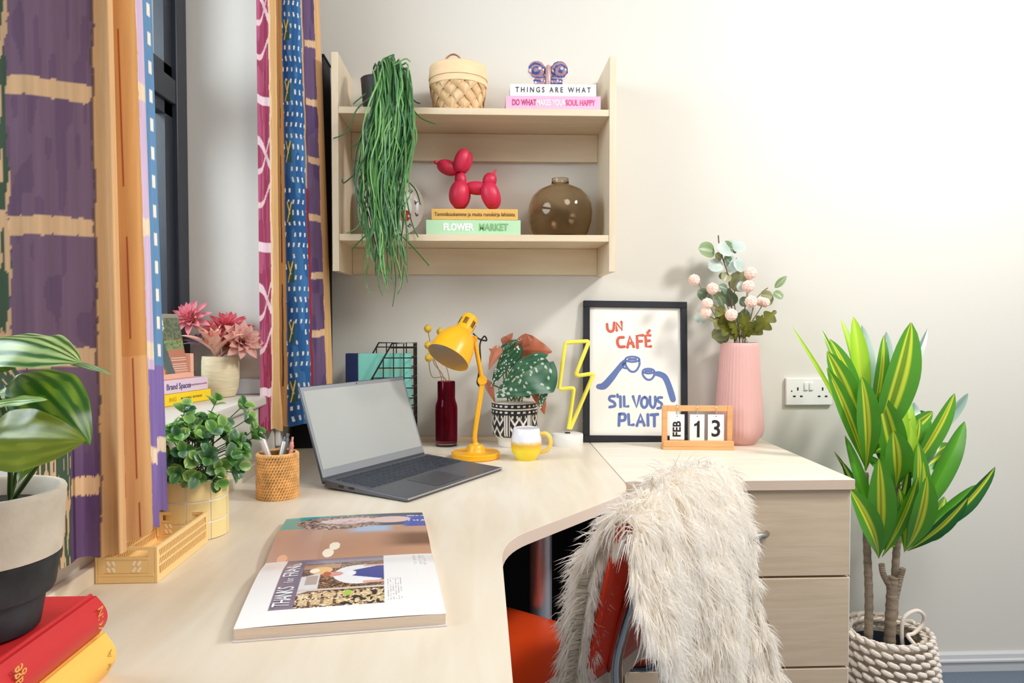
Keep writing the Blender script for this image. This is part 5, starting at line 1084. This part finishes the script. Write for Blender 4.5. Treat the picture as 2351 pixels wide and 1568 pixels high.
for r in range(5):
    z = RH - .012 - r * .0215
    for k in range(24):
        a = 2 * PI * (k + .5 * (r % 2)) / 24; M = Matrix.Translation(((rbr(z) - .017) * math.cos(a), (rbr(z) - .017) * math.sin(a), z)) @ Matrix.Rotation(a + PI / 2, 4, 'Z')
        inn.tube([M @ q for q in (Vector((-.014, 0, .005)), Vector((-.006, .002, .002)), Vector((.005, .002, -.001)), Vector((.013, 0, -.004)))], [.004, .0065, .0065, .004], 6)
stuff(obj('inner_braid', inn, ROPE, rb))
z4 = lambda x, y: (1850 + x / 3.75, 1150 + y / 3.75)
hl_ = [at(*z4(840, 1300), 1.86), at(*z4(825, 1120), 1.86), at(*z4(850, 1000), 1.86), at(*z4(950, 945), 1.865), at(*z4(1015, 985), 1.87), at(*z4(1005, 1060), 1.875), at(*z4(930, 1140), 1.87), at(*z4(880, 1160), 1.85), at(*z4(930, 1230), 1.83), at(*z4(980, 1280), 1.81)]
obj('loop_handle', MB().tube(spline(hl_, 6), .0052, 8), ROPE, rb, world=True)
dr = thing('dracaena_plant', 'tall yellow-striped dracaena with ringed trunks standing in the rope basket', 'potted plant', RC + Vector((0, 0, .12)))
obj('nursery_pot', MB().lathe([(0, .121), (.080, .121), (.089, .215), (.092, .216), (.092, .219), (.086, .218), (.080, .165), (0, .164)], 36, c=(RC.x, RC.y)), mat('dark_blue_pot', (40, 48, 60), .5), dr, world=True)
obj('soil', MB().lathe([(.08, .166), (.08, .172), (0, .178)], 24, c=(RC.x, RC.y)), mat('soil_dark', (34, 28, 22)), dr, world=True)
BARK = mat('ringed_bark', (142, 126, 108), .85, bump=.5, bscale=90, var=.25, vscale=30, vvec=(1, 1, 4))
def trunk(pts, r0, r1):
    sp_ = spline(pts, 22); n_ = len(sp_); obj('trunk', MB().tube(sp_, [(r0 + (r1 - r0) * k / n_) * (1 + .09 * ((k % 4) == 0) - .03 * ((k % 4) == 2)) for k in range(n_)], 14), BARK, dr, world=True)
zA = lambda x, y: (1780 + x / 2.904, 700 + y / 2.904)
trunk([at(1992, 1520, 1.88), at(1995, 1380, 1.88), at(1990, 1240, 1.885), at(1986, 1085, 1.89)], .0115, .0085)
trunk([at(2040, 1520, 1.87), at(2045, 1420, 1.87), at(2050, 1325, 1.87)], .0150, .0135)
trunk([at(2052, 1420, 1.88), at(2056, 1300, 1.89), at(2062, 1200, 1.895), at(2060, 1110, 1.90)], .0105, .0080)
trunk([at(2042, 1345, 1.868), at(2028, 1318, 1.865), at(2024, 1295, 1.865)], .0080, .0075)
trunk([at(2056, 1375, 1.868), at(2066, 1330, 1.865), at(2073, 1305, 1.86)], .0080, .0075)
def drc(kind):
    def f(u, v):
        a = abs(v); g = (88, 158, 48) if kind != 'dark' else (36, 100, 50); yl = (222, 228, 66)
        if kind == 'lime': return mixc((150, 206, 46), (196, 226, 72), 1 - a)
        if kind == 'grey': return mixc((120, 150, 140), (150, 176, 160), a)
        if kind == 'green': return mixc((96, 170, 40), (70, 140, 36), a)
        c = mixc(g, (100, 164, 48), .35 * (1 - a))
        if a < (.24 + .10 * (kind == 'multi')): c = mixc(c, yl, .95)
        if kind == 'multi' and .10 < a < .18: c = mixc(g, (100, 164, 48), .4)
        if a < .05: c = mixc(c, (130, 140, 30), .8)
        return c
    return f
LV = [((600, 1050), (105, 140), 26, 'lime', -.02, .02), ((590, 900), (310, 165), 40, 'stripe', .04, .08), ((590, 760), (362, 228), 95, 'stripe', .0, .02), ((600, 900), (435, 95), 70, 'lime', .05, .10), ((590, 860), (520, 80), 105, 'lime', .03, .05),
      ((600, 1000), (345, 310), 150, 'multi', -.02, -.05), ((605, 1100), (345, 420), 95, 'stripe', -.02, -.06), ((600, 1110), (575, 480), 135, 'stripe', -.04, -.08), ((610, 900), (722, 205), 85, 'stripe', .01, .0), ((625, 1020), (905, 118), 205, 'multi', -.03, -.06), ((640, 900), (1015, 160), 60, 'grey', .06, .10), ((640, 800), (945, 250), 60, 'grey', .05, .09), ((600, 800), (575, 135), 90, 'grey', .08, .12), ((640, 800), (740, 180), 90, 'grey', .08, .11),
      ((820, 1200), (690, 585), 150, 'multi', -.02, -.05), ((805, 1220), (785, 838), 140, 'stripe', -.05, -.08), ((850, 1100), (800, 520), 70, 'lime', .02, .03), ((870, 1150), (862, 580), 80, 'lime', .03, .05), ((870, 1000), (925, 650), 80, 'grey', .07, .09), ((840, 1180), (1195, 590), 110, 'stripe', .0, -.03), ((880, 1000), (1285, 590), 60, 'grey', .06, .09), ((850, 1200), (1080, 840), 80, 'dark', .03, .05), ((830, 1220), (905, 800), 80, 'lime', -.03, -.05), ((980, 980), (1112, 785), 35, 'dark', .05, .06), ((790, 1200), (650, 860), 70, 'dark', .04, .06), ((800, 1200), (600, 1000), 70, 'green', .03, .05),
      ((880, 1600), (950, 915), 115, 'stripe', -.03, -.05), ((875, 1620), (985, 1045), 110, 'stripe', -.05, -.09), ((865, 1640), (1012, 1140), 125, 'stripe', -.07, -.13), ((890, 1600), (1465, 1080), 110, 'dark', -.02, -.05), ((880, 1640), (1283, 1285), 95, 'dark', -.05, -.10), ((900, 1560), (1340, 1200), 80, 'green', .01, .0), ((860, 1650), (825, 1225), 80, 'stripe', -.03, -.05), ((900, 1500), (1262, 778), 120, 'green', .02, .03),
      ((690, 1650), (465, 872), 70, 'green', -.01, -.02), ((680, 1600), (392, 978), 40, 'dark', .03, .05), ((690, 1680), (690, 1025), 135, 'stripe', -.06, -.11), ((695, 1560), (728, 890), 80, 'green', -.02, -.01), ((690, 1690), (498, 1230), 110, 'stripe', -.05, -.10), ((705, 1650), (892, 1042), 75, 'dark', -.03, -.03), ((710, 1680), (950, 1150), 75, 'stripe', -.05, -.07), ((680, 1600), (440, 1040), 70, 'dark', .02, .03)]
rx = random.Random(21)
for hx, hy, n_, R0 in ((605, 1000, 9, 560), (835, 1150, 8, 470), (880, 1600, 7, 480), (690, 1640, 7, 480)):
    for k in range(n_):
        a = -PI / 2 + rx.uniform(-.45, 1.0); R = R0 * rx.uniform(.65, 1.05); LV.append(((hx, hy), (hx + R * math.cos(a), hy + R * math.sin(a)), rx.uniform(70, 115), rx.choice(['stripe', 'lime', 'green', 'stripe', 'multi', 'dark']), .03, rx.uniform(.02, .11)))
for i, (b_, t_, wp, kd_, dyb, dyt) in enumerate(LV):
    B_ = at(*zA(*b_), 1.875 + dyb * .3); T_ = at(*zA(*t_), 1.875 + dyt); Lp = math.hypot(t_[0] - b_[0], t_[1] - b_[1])
    me = leaf_mesh('leaf', wp / Lp * 1.12, 'drac', 18, 19, .05 + .03 * rnd.random(), .35, .05 if kd_ == 'dark' else .02, drc(kd_), seed=i)
    put_leaf(me, dr, B_, T_, (rnd.uniform(-.3, .3), -1, rnd.uniform(-.1, .35)), LEAFG)

# ------------------------------------------------------------------ chair
fdir = Vector((-.8, .6, 0)); rdir = Vector((.6, .8, 0))
chair = thing('desk_chair', 'orange plastic chair with chrome frame pushed under the desk', 'chair', (.02, 1.34, 0))
CO = mat('orange_plastic', (226, 74, 26), .35); CRD = mat('orange_red_plastic', (214, 52, 22), .4); CHR = mat('chrome', (214, 214, 214), .08, 1)
SC0 = Vector((.035, 1.345, 0))          # seat centre
def cw(f, r, z): return SC0 + fdir * f + rdir * r + Vector((0, 0, z))
Sn = 22
def seatf(U, V):
    f = (U - .5) * .42; r = (V - .5) * .43; k = 1 - .10 * np.clip(np.abs(V - .5) * 2, 0, 1) ** 4 * np.sign(1)
    z = .452 - .018 * np.exp(-((f + .05) / .14) ** 2 - (r / .15) ** 2) - .03 * ss(.86, 1.0, U) + .012 * ss(.1, 0, U); f = f * (1 - .04 * (np.abs(V - .5) * 2) ** 6); r = r * (1 - .08 * (np.abs(U - .5) * 2) ** 6)
    return SC0.x + fdir.x * f + rdir.x * r, SC0.y + fdir.y * f + rdir.y * r, z
obj('seat', grid_mesh('seat', 24, 24, seatf), CO, chair, world=True, solid=.008)
def backf(U, V):
    r = .012 + (U - .5) * .385 * (1 - .08 * np.abs(V * 2 - 1) ** 4); h_ = V; f = -.285 - .060 * h_ + .010 * (2 * (U - .5)) ** 2; z = .560 + .260 * h_
    return SC0.x + fdir.x * f + rdir.x * r, SC0.y + fdir.y * f + rdir.y * r, z
obj('backrest', grid_mesh('backrest', 28, 18, backf), CRD, chair, world=True, solid=.007)
for s in (-1, 1):
    rr = .02 + s * .135
    up = [cw(-.17, s * .17, .435), cw(-.225, s * .165, .440), cw(-.290, rr, .50), cw(-.298, rr, .59), cw(-.330, rr, .70)]
    obj('back_tube', MB().tube(spline(up, 6), .0115, 12), CHR, chair, world=True)
    for z in (.625, .675): obj('screw', MB().lathe([(0, -.001), (.006, -.001), (.006, .002), (.004, .004), (0, .0045)], 12, M=Matrix.Translation(cw(-.2885 - .06 * (z - .585) / .235 * 1.05, rr - s * .026, z)) @ (-fdir).to_track_quat('Z', 'Y').to_matrix().to_4x4()), CHR, chair, world=True)
    for f0, f1 in ((.15, .20), (-.15, -.20)): obj('leg', MB().tube(spline([cw(f0 * .6, s * .17, .434), cw(f0, s * .172, .425), cw((f0 + f1) / 2, s * .185, .2), cw(f1, s * .20, .006)], 6), .0105, 12), CHR, chair, world=True)
    obj('side_rail', MB().tube([cw(-.17, s * .17, .436), cw(.12, s * .17, .436)], .0105, 10), CHR, chair, world=True)

# ------------------------------------------------------------------ faux fur throw
th = thing('fur_throw', 'shaggy white faux fur throw draped over the orange chair back', 'throw', cw(-.30, 0, .80))
def sheet(s, t):
    """s across the chair back (-1..1), t: 0 top ridge, + down the rear side, - down the seat side"""
    back = t > 0; a = abs(t)
    if back:
        sl = float(np.interp(a, [0, .08, .2, .32, .40, .5, 1], [-.180, -.225, -.235, -.210, -.150, -.115, -.085])); sr = .205 + .05 * ss(.1, .9, a)
        r = sl + (sr - sl) * (s * .5 + .5)
        f = -.358 - .020 * min(1, a * 5) - .03 * a - .024 * math.sin(r * 24 + a * 2) * ss(.12, .5, a)
        z = .845 - a * .52 - .03 * abs(s) ** 2 * (1 - a)
    else:
        r = -.170 + .375 * (s * .5 + .5) - .020 * a; f = -.348 + .042 * min(1, a * 6) + .055 * a + .012 * (r / .2) ** 2; z = .845 - a * .45 - .03 * s * s * (1 - a)
    if a < .06: z += .008 * (1 - a / .06)
    return cw(float(f), float(r), float(z))
ns, ntt = 40, 60
def sheet_mesh():
    vs = [sheet(-1 + 2 * i / ns, -.75 + 1.75 * j / ntt) for j in range(ntt + 1) for i in range(ns + 1)]
    return MB().add(vs, [(j * (ns + 1) + i, j * (ns + 1) + i + 1, (j + 1) * (ns + 1) + i + 1, (j + 1) * (ns + 1) + i) for j in range(ntt) for i in range(ns)])
obj('backing', sheet_mesh(), mat('fur_backing', (246, 240, 228), .9), th, world=True)
rf = np.random.RandomState(4); NH = 46000; V_ = []; F_ = []; C_ = []
Q = np.array([[tuple(sheet(-1 + 2 * i / ns, -.75 + 1.75 * j / ntt)) for i in range(ns + 1)] for j in range(ntt + 1)])
ii = rf.rand(NH) * ns; jj = rf.rand(NH) * ntt; edge_ = rf.rand(NH) < .10; ii[edge_] = np.where(rf.rand(edge_.sum()) < .5, 0.01, ns - .01); ext = rf.rand(NH) < .06; ii[ext] = rf.rand(ext.sum()) * 2.2; jj[ext] = rf.rand(ext.sum()) * ntt * .42; bot = rf.rand(NH) < .03; jj[bot] = ntt - .01
i0 = np.clip(ii.astype(int), 0, ns - 1); j0 = np.clip(jj.astype(int), 0, ntt - 1); fu = (ii - i0)[:, None]; fv = (jj - j0)[:, None]
P = (Q[j0, i0] * (1 - fu) + Q[j0, i0 + 1] * fu) * (1 - fv) + (Q[j0 + 1, i0] * (1 - fu) + Q[j0 + 1, i0 + 1] * fu) * fv
du = Q[j0, i0 + 1] - Q[j0, i0]; dv = Q[j0 + 1, i0] - Q[j0, i0]; nn = np.cross(du, dv); nn /= np.linalg.norm(nn, axis=1)[:, None] + 1e-9
cen_ = np.array(tuple(cw(-.33, 0, .60))); out = P - np.array(tuple(cw(-.285, 0, 0))) ; fd = np.array(tuple(fdir)); side = np.where((jj / ntt * 1.75 - .75) > 0, -1., 1.)
outn = fd[None, :] * side[:, None]; tt_ = np.abs(jj / ntt * 1.75 - .75); nn *= np.sign((nn * outn).sum(1) * .8 + nn[:, 2] * np.where(tt_ < .09, 1.6, .1))[:, None]
clump = noise2(P[:, 2] * 60, (P @ np.array(tuple(rdir))) * 60, 3) * 6.28; cl2 = noise2(P[:, 2] * 95, (P @ np.array(tuple(rdir))) * 95, 8)
sw = np.stack([np.cos(clump) * .6, np.cos(clump) * .8, np.sin(clump) * .7], 1); rd3 = np.array(tuple(rdir))
edgev = np.where(ii < 1.2, -1., np.where(ii > ns - 1.2, 1., 0.))[:, None] * rd3[None, :]
Ln = (.034 + .024 * cl2 + .012 * rf.rand(NH))[:, None]; g = np.array([0, 0, -1.])
inside = ((jj / ntt * 1.75 - .75) < -.04) & (ii < 2.2) & (rf.rand(NH) < .55); nn[inside] *= -1; Ln = np.where(inside[:, None], Ln * .6, Ln)
ridge = np.clip(1 - tt_ / .07, 0, 1)[:, None]
d0 = nn * .85 + sw * .22 + rf.randn(NH, 3) * .16 + edgev * .5 + g * .25 + ridge * (fd[None, :] * rf.randn(NH, 1) * 1.3 + np.array([0, 0, .3])); d0 /= np.linalg.norm(d0, axis=1)[:, None]
d1 = d0 * .55 + g * .75 + sw * .38 + rf.randn(NH, 3) * .12; d1 /= np.linalg.norm(d1, axis=1)[:, None]
d2 = d1 * .6 + g * .55 + sw * .55 + rf.randn(NH, 3) * .16; d2 /= np.linalg.norm(d2, axis=1)[:, None]
p1 = P + d0 * Ln * .36; p2 = p1 + d1 * Ln * .36; p3 = p2 + d2 * Ln * .34
wv_ = np.cross(d1, rf.randn(NH, 3)); wv_ /= np.linalg.norm(wv_, axis=1)[:, None] + 1e-9; w0 = .00125
verts = np.stack([P - wv_ * w0, P + wv_ * w0, p1 - wv_ * w0 * .9, p1 + wv_ * w0 * .9, p2 - wv_ * w0 * .6, p2 + wv_ * w0 * .6, p3], 1).reshape(-1, 3)
b0 = np.arange(NH)[:, None] * 7; tri = np.concatenate([b0 + np.array([[0, 1, 3]]), b0 + np.array([[0, 3, 2]]), b0 + np.array([[2, 3, 5]]), b0 + np.array([[2, 5, 4]]), b0 + np.array([[4, 5, 6]])], 0)
fme = bpy.data.meshes.new('fur'); fme.vertices.add(len(verts)); fme.vertices.foreach_set('co', verts.astype(np.float32).ravel()); fme.loops.add(tri.size); fme.loops.foreach_set('vertex_index', tri.astype(np.int32).ravel()); fme.polygons.add(len(tri)); fme.polygons.foreach_set('loop_start', np.arange(0, tri.size, 3, dtype=np.int32)); fme.update(calc_edges=True)
fme.polygons.foreach_set('use_smooth', [True] * len(tri))
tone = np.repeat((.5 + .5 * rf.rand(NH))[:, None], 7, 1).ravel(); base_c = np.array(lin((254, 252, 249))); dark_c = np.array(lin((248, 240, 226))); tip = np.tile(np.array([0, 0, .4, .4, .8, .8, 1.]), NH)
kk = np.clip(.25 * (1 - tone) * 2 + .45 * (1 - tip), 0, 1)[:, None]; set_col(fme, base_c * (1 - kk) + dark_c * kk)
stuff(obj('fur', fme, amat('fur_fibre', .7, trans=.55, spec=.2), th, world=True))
